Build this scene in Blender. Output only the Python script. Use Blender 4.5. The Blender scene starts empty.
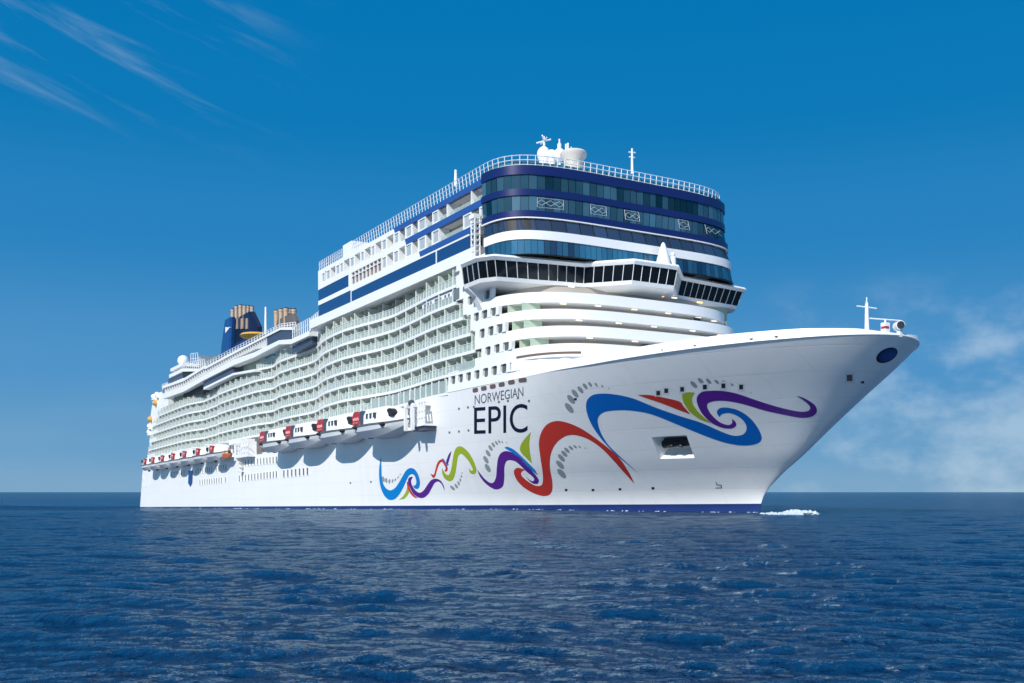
import bpy, bmesh, math, random
import numpy as np
from mathutils import Vector, Matrix
from mathutils.bvhtree import BVHTree
from mathutils.geometry import delaunay_2d_cdt
random.seed(7); rng = np.random.default_rng(5)
C = bpy.context.scene.collection
SC = bpy.context.scene
R = math.radians
# ---------------------------------------------------------------- camera, world, sun, exposure
FOC, CX, HY, CAMH = 1040.0, 512.0, 492.0, 2.5
cd = bpy.data.cameras.new('camera'); cam = bpy.data.objects.new('camera', cd); C.objects.link(cam)
cam.location = (0, 0, CAMH); cam.rotation_euler = (R(90), 0, 0)
cd.sensor_width = 36; cd.lens = FOC / 1024 * 36
cd.shift_y = (HY - 341.5) / 1024
cd.clip_start = 0.2; cd.clip_end = 60000
SC.camera = cam
SUN_H = Vector((-0.86 * .87 + .51 * .5, -0.51 * .87 - .86 * .5)).normalized(); SUN_EL = R(37)
SUN_DIR = Vector((SUN_H.x * math.cos(SUN_EL), SUN_H.y * math.cos(SUN_EL), math.sin(SUN_EL)))
sl = bpy.data.lights.new('sun', 'SUN'); sl.energy = 3.7; sl.angle = R(0.53); sl.color = (1.0, 0.965, 0.90)
so = bpy.data.objects.new('sun', sl); C.objects.link(so)
so.rotation_euler = SUN_DIR.to_track_quat('Z', 'Y').to_euler()
SC.view_settings.view_transform = 'Standard'; SC.view_settings.look = 'None'
SC.view_settings.exposure = 0.36; SC.view_settings.gamma = 1.0; SC.view_settings.use_curve_mapping = False
SC.cycles.use_denoising = True
SC.cycles.max_bounces = 6; SC.cycles.transparent_max_bounces = 8

world = bpy.data.worlds.new('World'); SC.world = world; world.use_nodes = True
def build_world():
    nt = world.node_tree; N = nt.nodes; L = nt.links
    for n in list(N): N.remove(n)
    out = N.new('ShaderNodeOutputWorld'); bg = N.new('ShaderNodeBackground'); bg.inputs[1].default_value = 0.15
    L.new(bg.outputs[0], out.inputs[0])
    sky = N.new('ShaderNodeTexSky'); sky.sky_type = 'NISHITA'; sky.sun_disc = False
    sky.sun_elevation = SUN_EL; sky.sun_rotation = math.atan2(SUN_H.x, SUN_H.y)
    sky.altitude = 0; sky.air_density = 1.0; sky.dust_density = 0.3; sky.ozone_density = 3.0
    hs = N.new('ShaderNodeHueSaturation'); hs.inputs['Saturation'].default_value = 0.95; hs.inputs['Value'].default_value = 1.65
    hs.inputs['Hue'].default_value = 0.489
    L.new(sky.outputs[0], hs.inputs['Color'])
    tc = N.new('ShaderNodeTexCoord'); sep = N.new('ShaderNodeSeparateXYZ'); L.new(tc.outputs['Generated'], sep.inputs[0])
    def M(op, a, b=None, c=None, clamp=False):
        m = N.new('ShaderNodeMath'); m.operation = op; m.use_clamp = clamp
        for i, v in enumerate((a, b, c)):
            if v is None: continue
            if isinstance(v, (int, float)): m.inputs[i].default_value = v
            else: L.new(v, m.inputs[i])
        return m.outputs[0]
    def ramp(v, lo, hi):
        m = N.new('ShaderNodeMapRange'); m.interpolation_type = 'SMOOTHSTEP'
        L.new(v, m.inputs[0]); m.inputs[1].default_value = lo; m.inputs[2].default_value = hi
        return m.outputs[0]
    az = M('ARCTAN2', sep.outputs[0], sep.outputs[1]); el = M('ARCSINE', sep.outputs[2])
    # the air near the horizon: paler blue with every degree down
    cr = N.new('ShaderNodeValToRGB'); cr.color_ramp.interpolation = 'EASE'
    stops = [(0, (.205, .385, .575)), (.10, (.138, .343, .577)), (.26, (.078, .293, .578)), (.55, (.022, .225, .525)), (.8, (.004, .190, .475)), (1.0, (.002, .180, .465))]
    while len(cr.color_ramp.elements) < len(stops): cr.color_ramp.elements.new(.5)
    for e_, (p_, c_) in zip(cr.color_ramp.elements, stops): e_.position = p_; e_.color = (*c_, 1)
    mr = N.new('ShaderNodeMapRange'); L.new(el, mr.inputs[0]); mr.inputs[1].default_value = 0; mr.inputs[2].default_value = R(25); L.new(mr.outputs[0], cr.inputs[0])
    vm = N.new('ShaderNodeVectorMath'); vm.operation = 'SCALE'; L.new(cr.outputs[0], vm.inputs[0]); vm.inputs['Scale'].default_value = 5.2
    hz = N.new('ShaderNodeMix'); hz.data_type = 'RGBA'; L.new(M('MULTIPLY', M('SUBTRACT', 1.0, ramp(el, R(26), R(60))), 1.0), hz.inputs['Factor']); L.new(hs.outputs[0], hz.inputs[6]); L.new(vm.outputs[0], hz.inputs[7])
    comb = N.new('ShaderNodeCombineXYZ'); L.new(az, comb.inputs[0]); L.new(el, comb.inputs[1])
    def noise(scale, sx, sy, rot=0, detail=7, rough=0.6, dist=0.0, off=0.0):
        mp = N.new('ShaderNodeMapping'); mp.inputs['Scale'].default_value = (sx, sy, 1); mp.inputs['Rotation'].default_value = (0, 0, rot)
        mp.inputs['Location'].default_value = (off, off * .7, off)
        L.new(comb.outputs[0], mp.inputs[0])
        if rot:
            m0 = N.new('ShaderNodeMapping'); m0.inputs['Rotation'].default_value = (0, 0, rot); mp.inputs['Rotation'].default_value = (0, 0, 0)
            L.new(comb.outputs[0], m0.inputs[0]); L.new(m0.outputs[0], mp.inputs[0])
        n = N.new('ShaderNodeTexNoise'); n.inputs['Scale'].default_value = scale; n.inputs['Detail'].default_value = detail
        n.inputs['Roughness'].default_value = rough; n.inputs['Distortion'].default_value = dist
        L.new(mp.outputs[0], n.inputs['Vector']); return n.outputs[0]
    # low soft cumulus on the right of the view
    nA = noise(13, 1, 1.6, 0, 8, 0.55, 0.0, 5.3)
    mA = M('MULTIPLY', ramp(az, R(11), R(27)), M('SUBTRACT', 1.0, ramp(el, R(2.5), R(11.5))))
    nA2 = M('ADD', nA, M('MULTIPLY', mA, 0.10))
    cA = M('MULTIPLY', ramp(nA2, 0.43, 0.74), ramp(az, R(9), R(20)))
    cA = M('MULTIPLY', cA, M('SUBTRACT', 1.0, ramp(el, R(7), R(12))))
    # a few pale banks low on the left
    nC = noise(5, 1, 2.6, 0, 6, 0.5, 0.0, 8.7)
    cC = M('MULTIPLY', ramp(nC, 0.40, 0.75), M('SUBTRACT', 1.0, ramp(el, R(1.0), R(9.0))))
    cC = M('MULTIPLY', cC, 0.06)
    # thin cirrus high on the left
    nB = noise(6, 0.8, 6.5, R(19), 8, 0.58, 0.25, 2.9)
    mB = M('MULTIPLY', ramp(el, R(16.5), R(21)), M('SUBTRACT', 1.0, ramp(az, R(-20), R(-9))))
    cB = M('MULTIPLY', M('MULTIPLY', ramp(nB, 0.50, 0.76), mB), 0.19)
    tot = M('MAXIMUM', M('MAXIMUM', M('MULTIPLY', cA, 0.37), cB), cC)
    mix = N.new('ShaderNodeMix'); mix.data_type = 'RGBA'
    L.new(tot, mix.inputs['Factor']); L.new(hz.outputs[2], mix.inputs[6]); mix.inputs[7].default_value = (3.6, 4.2, 4.6, 1)
    L.new(mix.outputs[2], bg.inputs[0])
build_world()

# ---------------------------------------------------------------- ship frame (x forward, y to port, z up)
aft = np.array([-617., 1040., -16.]); aft /= np.linalg.norm(aft)
ux = -aft; uy = np.array([aft[1], -aft[0], 0.]); uy /= np.linalg.norm(uy); uz = np.cross(ux, uy)
W0 = 46.; Y1 = 3.196 * W0
ORG = np.array([-.026 * Y1, Y1, 0.]) + uy * (W0 / 2 - 4.4); ORG[2] = 0
RS = np.array([ux, uy, uz]); CS = RS @ (np.array([0, 0, CAMH]) - ORG)
SHIPM = Matrix([[ux[i], uy[i], uz[i], ORG[i]] for i in range(3)] + [[0, 0, 0, 1]])
def ray(x, y): return RS @ np.array([(x - CX) / FOC, 1., (HY - y) / FOC])
def onY(x, y, c=-20.):
    d = ray(x, y); p = CS + (c - CS[1]) / d[1] * d; return float(p[0]), float(p[2])
def onZ(x, y, c):
    d = ray(x, y); p = CS + (c - CS[2]) / d[2] * d; return float(p[0]), float(p[1])

# ---------------------------------------------------------------- materials
def mat(name, col, rough=0.5, metal=0.0, spec=0.5, noise=None, emit=None, bump=None, coat=0.0):
    m = bpy.data.materials.new(name); m.use_nodes = True; nt = m.node_tree; b = nt.nodes['Principled BSDF']
    b.inputs['Base Color'].default_value = (*col, 1); b.inputs['Roughness'].default_value = rough; b.inputs['Metallic'].default_value = metal
    b.inputs['Specular IOR Level'].default_value = spec; b.inputs['Coat Weight'].default_value = coat
    if emit: b.inputs['Emission Color'].default_value = (*emit[0], 1); b.inputs['Emission Strength'].default_value = emit[1]
    if noise:
        amt, sc = noise
        tc = nt.nodes.new('ShaderNodeTexCoord'); n = nt.nodes.new('ShaderNodeTexNoise'); n.inputs['Scale'].default_value = sc; n.inputs['Detail'].default_value = 6
        mp = nt.nodes.new('ShaderNodeMapping'); mp.inputs['Scale'].default_value = (.35, .35, 1.0)
        nt.links.new(tc.outputs['Object'], mp.inputs[0]); nt.links.new(mp.outputs[0], n.inputs['Vector'])
        mx = nt.nodes.new('ShaderNodeMix'); mx.data_type = 'RGBA'
        mx.inputs[6].default_value = (*[c * (1 - amt) for c in col], 1); mx.inputs[7].default_value = (*[min(1, c * (1 + amt * .5)) for c in col], 1)
        nt.links.new(n.outputs[0], mx.inputs['Factor']); nt.links.new(mx.outputs[2], b.inputs['Base Color'])
    return m
WHITE = mat('white_paint', (0.82, 0.82, 0.81), 0.38, noise=(0.05, 0.6))
WHITE2 = mat('white_steel', (0.80, 0.80, 0.79), 0.45)
CREAM = mat('cream_bulkhead', (0.44, 0.385, 0.33), 0.6, noise=(0.08, 0.8))  # cream deepened for the shade inside the terrace recesses
BAND_SHADE = mat('navy_band_paint', (0.006, 0.016, 0.105), 0.35, noise=(0.06, 1))  # front bands: the band blue darkened for the face turned from the sun
BAND_LIT = mat('blue_band_paint', (0.025, 0.085, 0.30), 0.35, noise=(0.05, 1))  # side bands: same blue painted lighter as the sunlit face
NAVYGL = mat('navy_glazing', (0.012, 0.055, 0.17), 0.12, spec=0.7)
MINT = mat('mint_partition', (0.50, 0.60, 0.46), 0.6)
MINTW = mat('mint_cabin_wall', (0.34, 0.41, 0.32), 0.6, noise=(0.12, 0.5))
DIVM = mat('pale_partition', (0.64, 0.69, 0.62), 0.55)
DOORG = mat('door_glass', (0.10, 0.14, 0.12), 0.1, spec=0.8)
DARKW = mat('dark_window', (0.03, 0.035, 0.04), 0.1, spec=0.8)
HULLW = mat('hull_window_glass', (0.11, 0.10, 0.095), 0.15, spec=0.7)
SIDEW = mat('side_window_glass', (0.10, 0.115, 0.11), 0.2, spec=0.6, noise=(.5, .7))
GREYW = mat('grey_window', (0.16, 0.18, 0.19), 0.15, spec=0.6)
BRIDGEGL = mat('bridge_glass', (0.006, 0.008, 0.010), 0.06, spec=0.45)
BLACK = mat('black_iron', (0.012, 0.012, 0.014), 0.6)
BOOT = mat('boot_stripe_paint', (0.012, 0.035, 0.16), 0.4, noise=(0.1, .5))
RAILM = mat('rail_steel', (0.78, 0.78, 0.78), 0.4)
CURT = mat('curtained_window', (0.42, 0.46, 0.47), 0.12, spec=0.8)
BROWN = mat('brown_glazing', (0.17, 0.11, 0.09), 0.2)
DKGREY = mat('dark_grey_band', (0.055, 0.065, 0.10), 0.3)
PIPE = mat('exhaust_steel', (0.52, 0.38, 0.27), 0.35, metal=0.15)
FUN = mat('funnel_navy', (0.006, 0.008, 0.035), 0.35, noise=(.1, .5))
FUNB = mat('funnel_blue', (0.006, 0.06, 0.22), 0.35, noise=(.5, .8))
YEL = mat('ochre_fibreglass', (0.62, 0.33, 0.06), 0.4)
REDM = mat('red_canopy', (0.42, 0.035, 0.035), 0.45, noise=(.35, 3))
PINK = mat('pink_marking', (0.70, 0.36, 0.36), 0.5)
ORANGE = mat('orange_hull', (0.50, 0.13, 0.04), 0.4)
BOATG = mat('boat_hull_grey', (0.56, 0.58, 0.60), 0.4)  # boat hulls coloured grey for the shade on their undersides
GUNW = mat('gunwale_fender', (0.10, 0.11, 0.12), 0.6)  # gunwale strip coloured dark as the shadow line under the canopy
RUB = mat('black_rubber', (0.015, 0.015, 0.017), 0.6)
LAMPW = mat('soffit_lamp_lens', (0.9, 0.85, 0.7), 0.4, emit=((1.0, 0.86, 0.6), 0.9))
LAMPO = mat('amber_lamp_lens', (0.9, 0.5, 0.2), 0.4, emit=((1.0, 0.45, 0.1), 2.0))
TEAL = mat('teal_windscreen', (0.06, 0.20, 0.24), 0.15, spec=0.6)
def railing_glass():
    m = bpy.data.materials.new('balcony_glass'); m.use_nodes = True; nt = m.node_tree; N = nt.nodes
    b = N['Principled BSDF']; b.inputs['Base Color'].default_value = (0.55, 0.62, 0.60, 1); b.inputs['Roughness'].default_value = 0.12
    tr = N.new('ShaderNodeBsdfTransparent'); tr.inputs[0].default_value = (0.86, 0.93, 0.90, 1)
    mx = N.new('ShaderNodeMixShader'); mx.inputs[0].default_value = 0.45
    nt.links.new(tr.outputs[0], mx.inputs[1]); nt.links.new(b.outputs[0], mx.inputs[2]); nt.links.new(mx.outputs[0], N['Material Output'].inputs[0])
    return m
BGLASS = railing_glass()
def front_glass(name, c0, c1, sx):
    # curtain wall: pane tints painted in like uneven reflections, each pane slightly tilted
    m = bpy.data.materials.new(name); m.use_nodes = True; nt = m.node_tree; N = nt.nodes; L = nt.links; b = N['Principled BSDF']
    b.inputs['Roughness'].default_value = 0.04; b.inputs['Specular IOR Level'].default_value = 0.9
    oi = N.new('ShaderNodeAttribute'); oi.attribute_name = 'pane'
    mx = N.new('ShaderNodeMix'); mx.data_type = 'RGBA'; mx.inputs[6].default_value = (*c0, 1); mx.inputs[7].default_value = (*c1, 1)
    L.new(oi.outputs['Fac'], mx.inputs['Factor']); L.new(mx.outputs[2], b.inputs['Base Color'])
    return m
FGL = front_glass('lounge_glass', (0.002, 0.010, 0.014), (0.05, 0.13, 0.19), 1)
FGL2 = front_glass('spa_glass', (0.012, 0.016, 0.035), (0.03, 0.06, 0.12), 1)
FGL3 = front_glass('suite_glass', (0.006, 0.022, 0.055), (0.03, 0.14, 0.24), 1)
def hull_paint():
    m = bpy.data.materials.new('hull_paint'); m.use_nodes = True; nt = m.node_tree; N = nt.nodes; L = nt.links; b = N['Principled BSDF']
    b.inputs['Roughness'].default_value = 0.36
    tc = N.new('ShaderNodeTexCoord')
    sp = N.new('ShaderNodeSeparateXYZ'); L.new(tc.outputs['Object'], sp.inputs[0])
    def M(op, a, b_=None, clamp=False):
        n = N.new('ShaderNodeMath'); n.operation = op; n.use_clamp = clamp
        for i, v in enumerate((a, b_)):
            if v is None: continue
            if isinstance(v, (int, float)): n.inputs[i].default_value = v
            else: L.new(v, n.inputs[i])
        return n.outputs[0]
    # plate strakes (thin welds) plus slight dishing of the plates
    cb = N.new('ShaderNodeCombineXYZ'); L.new(sp.outputs[0], cb.inputs[0]); L.new(sp.outputs[2], cb.inputs[1])
    br = N.new('ShaderNodeTexBrick'); br.inputs['Scale'].default_value = 1.0; br.inputs['Brick Width'].default_value = 9.0; br.inputs['Row Height'].default_value = 2.45
    br.inputs['Mortar Size'].default_value = 0.05; br.inputs['Mortar Smooth'].default_value = 0.6; br.inputs['Color1'].default_value = (0.83, 0.83, 0.825, 1)
    br.inputs['Color2'].default_value = (0.815, 0.815, 0.81, 1); br.inputs['Mortar'].default_value = (0.75, 0.75, 0.745, 1)
    L.new(cb.outputs[0], br.inputs['Vector'])
    mp = N.new('ShaderNodeMapping'); mp.inputs['Scale'].default_value = (0.5, 0.5, 0.045); L.new(tc.outputs['Object'], mp.inputs[0])
    n1 = N.new('ShaderNodeTexNoise'); n1.inputs['Scale'].default_value = 1.0; n1.inputs['Detail'].default_value = 6; L.new(mp.outputs[0], n1.inputs['Vector'])
    cr = N.new('ShaderNodeMapRange'); L.new(n1.outputs[0], cr.inputs[0]); cr.inputs[1].default_value = 0.52; cr.inputs[2].default_value = 0.8; cr.inputs[3].default_value = 0.0; cr.inputs[4].default_value = 0.32
    mx = N.new('ShaderNodeMix'); mx.data_type = 'RGBA'; L.new(cr.outputs[0], mx.inputs['Factor']); L.new(br.outputs[0], mx.inputs[6]); mx.inputs[7].default_value = (0.70, 0.695, 0.68, 1)
    L.new(mx.outputs[2], b.inputs['Base Color'])
    n2 = N.new('ShaderNodeTexNoise'); n2.inputs['Scale'].default_value = 0.25; n2.inputs['Detail'].default_value = 3; L.new(tc.outputs['Object'], n2.inputs['Vector'])
    bp = N.new('ShaderNodeBump'); bp.inputs['Strength'].default_value = 0.08; bp.inputs['Distance'].default_value = 0.3; L.new(n2.outputs[0], bp.inputs['Height'])
    bp2 = N.new('ShaderNodeBump'); bp2.inputs['Strength'].default_value = 0.3; bp2.inputs['Distance'].default_value = 0.02; L.new(br.outputs['Fac'], bp2.inputs['Height']); bp2.invert = True
    L.new(bp.outputs[0], bp2.inputs['Normal']); L.new(bp2.outputs[0], b.inputs['Normal'])
    return m
HULL = hull_paint()
P_BLUE = mat('artwork_blue', (0.0, 0.12, 0.46), 0.4); P_LBLUE = mat('artwork_sky_blue', (0.0, 0.20, 0.55), 0.4)
P_RED = mat('artwork_red', (0.52, 0.035, 0.02), 0.4); P_GREEN = mat('artwork_green', (0.33, 0.42, 0.02), 0.4)
P_PURP = mat('artwork_purple', (0.095, 0.014, 0.24), 0.4); P_GREY = mat('artwork_grey', (0.27, 0.30, 0.31), 0.45)
RIMW = mat('port_rim', (0.72, 0.73, 0.74), 0.5)
P_TXT = mat('lettering_navy', (0.006, 0.006, 0.03), 0.4); P_TXT2 = mat('lettering_slate', (0.10, 0.10, 0.15), 0.4)

# ---------------------------------------------------------------- mesh builder
class MB:
    def __init__(s): s.v = []; s.f = []; s.mi = []; s.cur = 0
    def add(s, vs, fs):
        o = len(s.v); s.v += [tuple(map(float, p)) for p in vs]; s.f += [tuple(i + o for i in f) for f in fs]; s.mi += [s.cur] * len(fs)
    def box(s, x0, x1, y0, y1, z0, z1):
        s.add([(x0, y0, z0), (x1, y0, z0), (x1, y1, z0), (x0, y1, z0), (x0, y0, z1), (x1, y0, z1), (x1, y1, z1), (x0, y1, z1)],
              [(0, 3, 2, 1), (4, 5, 6, 7), (0, 1, 5, 4), (1, 2, 6, 5), (2, 3, 7, 6), (3, 0, 4, 7)])
    def loft(s, loops, cap=True, closed=True):
        n = len(loops[0]); o = len(s.v); s.v += [tuple(map(float, p)) for l in loops for p in l]
        nf0 = len(s.f)
        for k in range(len(loops) - 1):
            for i in range(n if closed else n - 1):
                j = (i + 1) % n; s.f.append((o + k * n + i, o + k * n + j, o + (k + 1) * n + j, o + (k + 1) * n + i))
        if cap:
            s.f.append(tuple(o + i for i in reversed(range(n)))); s.f.append(tuple(o + (len(loops) - 1) * n + i for i in range(n)))
        s.mi += [s.cur] * (len(s.f) - nf0)
    def prism(s, poly, z0, z1): s.loft([[(x, y, z0) for x, y in poly], [(x, y, z1) for x, y in poly]])
    def prism_y(s, poly, y0, y1): s.loft([[(x, y0, z) for x, z in poly], [(x, y1, z) for x, z in poly]])
    def band(s, path, z0, z1, t, lean=0.0, pathtop=None):
        # upright wall along an open path, thickness t towards +left of travel
        nr = normals(path); q = pathtop or [(x + a * lean, y + b * lean) for (x, y), (a, b) in zip(path, nr)]
        loops = [[(x, y, z0), (x2, y2, z1), (x2 - a * t, y2 - b * t, z1), (x - a * t, y - b * t, z0)] for (x, y), (x2, y2), (a, b) in zip(path, q, nr)]
        s.loft(loops)
    def tube(s, pts, r, n=6, r1=None):
        pts = [Vector(p) for p in pts]; loops = []
        for i, p in enumerate(pts):
            d = (pts[min(i + 1, len(pts) - 1)] - pts[max(i - 1, 0)]).normalized()
            u = d.cross(Vector((0, 0, 1)))
            if u.length < 1e-3: u = d.cross(Vector((1, 0, 0)))
            u.normalize(); w = d.cross(u)
            rr = r if r1 is None else r + (r1 - r) * i / (len(pts) - 1)
            loops.append([tuple(p + rr * (math.cos(2 * math.pi * k / n) * u + math.sin(2 * math.pi * k / n) * w)) for k in range(n)])
        s.loft(loops)
    def lathe(s, prof, n=20, c=(0, 0, 0)):
        loops = [[(c[0] + r * math.cos(2 * math.pi * k / n), c[1] + r * math.sin(2 * math.pi * k / n), c[2] + z) for k in range(n)] for r, z in prof]
        s.loft(loops)
    def ball(s, c, r, n=14, sz=1.0):
        prof = [(r * math.sin(math.pi * (k + .02) / (n // 2 + .04)), -r * sz * math.cos(math.pi * (k + .02) / (n // 2 + .04))) for k in range(n // 2 + 1)]
        s.lathe(prof, n, c)
def normals(path):
    out = []
    for i in range(len(path)):
        a = path[max(i - 1, 0)]; b = path[min(i + 1, len(path) - 1)]
        dx, dy = b[0] - a[0], b[1] - a[1]; l = math.hypot(dx, dy) or 1
        out.append((dy / l, -dx / l))       # right of travel = outboard when walking forward along starboard
    return out
def link(name, me, parent=None):
    o = bpy.data.objects.new(name, me); C.objects.link(o)
    if parent is not None: o.parent = parent
    return o
def obj(name, mb, m, parent=None, smooth=None, label=None, kind=None):
    me = bpy.data.meshes.new(name); me.from_pydata(mb.v, [], mb.f); me.validate()
    bm = bmesh.new(); bm.from_mesh(me); bmesh.ops.recalc_face_normals(bm, faces=bm.faces); bm.to_mesh(me); bm.free()
    for mm in (m if isinstance(m, (list, tuple)) else [m]): me.materials.append(mm)
    if max(mb.mi, default=0) > 0 and len(mb.mi) == len(me.polygons): me.polygons.foreach_set('material_index', mb.mi)
    if smooth is not None:
        me.polygons.foreach_set('use_smooth', [True] * len(me.polygons)); me.set_sharp_from_angle(angle=R(smooth))
    o = link(name, me, parent)
    if label: o['label'] = label
    if kind: o['kind'] = kind
    return o
def empty(name, loc=(0, 0, 0)):
    o = bpy.data.objects.new(name, None); C.objects.link(o); o.location = loc; return o
def tag(o, label, cat, group=None):
    o['label'] = label; o['category'] = cat
    if group: o['group'] = group
    return o

# ---------------------------------------------------------------- the ship
ship = empty('cruise_ship'); ship.matrix_world = SHIPM
tag(ship, 'huge white cruise ship with coloured swirls along its bow, on the blue sea', 'cruise ship')

# hull form -------------------------------------------------------
def pchip(x, X, Y):
    # smooth monotone curve through the offsets table
    if x <= X[0]: return Y[0]
    if x >= X[-1]: return Y[-1]
    n = len(X); h = [X[i + 1] - X[i] for i in range(n - 1)]; d = [(Y[i + 1] - Y[i]) / h[i] for i in range(n - 1)]
    def m(i):
        if i == 0: return d[0]
        if i == n - 1: return d[-1]
        if d[i - 1] * d[i] <= 0: return 0.0
        w1, w2 = 2 * h[i] + h[i - 1], h[i] + 2 * h[i - 1]; return (w1 + w2) / (w1 / d[i - 1] + w2 / d[i])
    i = max(k for k in range(n - 1) if X[k] <= x); t = (x - X[i]) / h[i]
    return (2*t**3 - 3*t**2 + 1) * Y[i] + (t**3 - 2*t**2 + t) * h[i] * m(i) + (-2*t**3 + 3*t**2) * Y[i + 1] + (t**3 - t**2) * h[i] * m(i + 1)
def xstem(z): return float(pchip(z, [-8, 0, 1.4, 4, 6.2, 9.75, 13, 15.5, 17.4, 18.1], [35.0, 35.2, 35.7, 38.5, 41.7, 46.1, 50.1, 53.2, 55.3, 56.0]))
def xstern(z): return -237.5 + 0.36 * max(z, 0) + 0.25 * min(z, 0) * -1
KX = [-300, 20, 26, 31, 36, 41.2, 45, 48.0, 50.6, 52.4, 54.1, 55.1, 55.7, 56.0]
KY = [20, 20, 19.6, 18.3, 16.6, 14.5, 12.8, 11.0, 9.3, 7.7, 5.6, 3.6, 2.0, 0.05]
def Kxi(xi):
    # blunt elliptical deck edge, tangent to the parallel side
    u = min(max(xi / 38.0, 0), 1); return 0.05 + 19.95 * (1 - (1 - u) ** 1.8) ** 0.55
def Wxi(xi):
    u = min(max(xi / 112., 0), 1); return 20 * (1 - (1 - u) ** 2.7)
def zk(x): return float(np.interp(x, [26, 56.0], [17.3, 18.1]))
def hb(x, z):
    xi = xstem(z) - x; t = (max(z, 0) / zk(x)) ** 1.12; t = min(t, 1)
    b = (1 - t) * Wxi(xi) + t * Kxi(xi)
    xa = x - xstern(z)                       # rounded stern quarters
    if xa < 5: b *= 0.90 + 0.10 * math.sqrt(max(0, 1 - (1 - xa / 5) ** 2))
    return max(b, 0.03)
ZL = [-8, -5, -2.5, -1, 0, 0.62] + list(np.linspace(1.2, 12.6, 25)) + list(np.linspace(13.1, 17.0, 9)) + ['k']
JL = 5 + 25                                   # index of the z = 12.6 level
XI0 = -18.0
nA, nB = 70, 170
def xs_at(i, z):
    if i <= nA:
        s = i / nA; s = s + 0.12 * math.sin(2 * math.pi * s) * -1 if False else s
        return xstern(z) + (XI0 - xstern(z)) * s
    s = (i - nA) / nB; s = 1 - (1 - s) ** 1.8
    return XI0 + (xstem(z) - XI0) * s
def hull_pt(i, j):
    z = ZL[j]
    if z == 'k':
        z = 17.3
        for _ in range(6): z = zk(xs_at(i, z))
    x = xs_at(i, z); return x, hb(x, z) if i < nA + nB else 0.03, z
def build_hull():
    bm = bmesh.new(); n = nA + nB + 1; G = {}
    for j in range(len(ZL)):
        for i in range(n):
            if j > JL and i < nA: continue
            x, b, z = hull_pt(i, j)
            G[i, j, 0] = bm.verts.new((x, -b, z)); G[i, j, 1] = bm.verts.new((x, b, z))
    def q(*k, mi=0):
        f = bm.faces.new([G[a] for a in k]); f.material_index = mi
    for j in range(len(ZL) - 1):
        mi = 1 if j < 5 else 0
        for i in range(n - 1):
            if j >= JL and i < nA: continue
            q((i, j, 0), (i + 1, j, 0), (i + 1, j + 1, 0), (i, j + 1, 0), mi=mi)
            q((i, j, 1), (i, j + 1, 1), (i + 1, j + 1, 1), (i + 1, j, 1), mi=mi)
        q((n - 1, j, 0), (n - 1, j, 1), (n - 1, j + 1, 1), (n - 1, j + 1, 0), mi=mi)
        if j < JL: q((0, j, 1), (0, j, 0), (0, j + 1, 0), (0, j + 1, 1), mi=mi)
        else: q((nA, j, 1), (nA, j, 0), (nA, j + 1, 0), (nA, j + 1, 1))
    for i in range(n - 1):
        q((i, 0, 1), (i + 1, 0, 1), (i + 1, 0, 0), (i, 0, 0), mi=1)
        jt = JL if i < nA else len(ZL) - 1
        q((i, jt, 0), (i + 1, jt, 0), (i + 1, jt, 1), (i, jt, 1))
    bmesh.ops.recalc_face_normals(bm, faces=bm.faces)
    return bm
hbm = build_hull()
hbvh = BVHTree.FromBMesh(hbm)
def hull_hit(px, py):
    d = Vector(ray(px, py)).normalized(); h = hbvh.ray_cast(Vector(CS), d)
    return (h[0], h[1]) if h[0] is not None else (None, None)
# anchor pocket cut into the hull
def cutter():
    out = [hull_hit(*p) for p in ((650, 437.2), (686.5, 435.2), (695.5, 459.6), (659.5, 460.4))]
    inn = [hull_hit(*p) for p in ((661.5, 437.0), (685.5, 435.6), (689, 446), (661, 447.5))]
    nrm = sum((h[1] for h in out), Vector()).normalized(); hz = Vector((nrm.x, nrm.y, 0)).normalized()
    a = [h[0] + hz * 0.4 for h in out]; b = [h[0] - hz * 2.6 for h in inn]
    m = MB(); m.add(a + b, [(0, 1, 2, 3), (7, 6, 5, 4), (0, 4, 5, 1), (1, 5, 6, 2), (2, 6, 7, 3), (3, 7, 4, 0)])
    return m, inn, hz
hme = bpy.data.meshes.new('hull'); hbm.to_mesh(hme); hbm.free()
hme.materials.append(HULL); hme.materials.append(BOOT)
hull = link('hull', hme, ship)
cm, anchor_pts, anchor_n = cutter(); co = obj('anchor_cutter', cm, HULL, ship)
md = hull.modifiers.new('cut', 'BOOLEAN'); md.object = co; md.operation = 'DIFFERENCE'; md.solver = 'EXACT'
bpy.context.view_layer.update()
nm = bpy.data.meshes.new_from_object(hull.evaluated_get(bpy.context.evaluated_depsgraph_get()))
hull.modifiers.clear(); hull.data = nm; bpy.data.objects.remove(co)
nm.polygons.foreach_set('use_smooth', [True] * len(nm.polygons)); nm.set_sharp_from_angle(angle=R(28))
am = MB()
ac = sum((h[0] for h in anchor_pts), Vector()) / 4 - anchor_n * 1.25
e = Vector((0, 0, 1)).cross(anchor_n).normalized()
for k in range(9):
    p = ac + e * ((k - 4) * 0.42); hh = 0.55 + 0.25 * ((k * 7) % 4) / 3
    am.tube([p - Vector((0, 0, hh * .75)) + anchor_n * (.15 * (k % 3)), p + Vector((0, 0, hh))], 0.32, 7)
am.tube([ac - e * 2.1 - Vector((0, 0, .2)), ac + e * 2.1 + Vector((0, 0, .15))], 0.5, 8)
obj('anchor', am, BLACK, ship, smooth=40)

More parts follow.
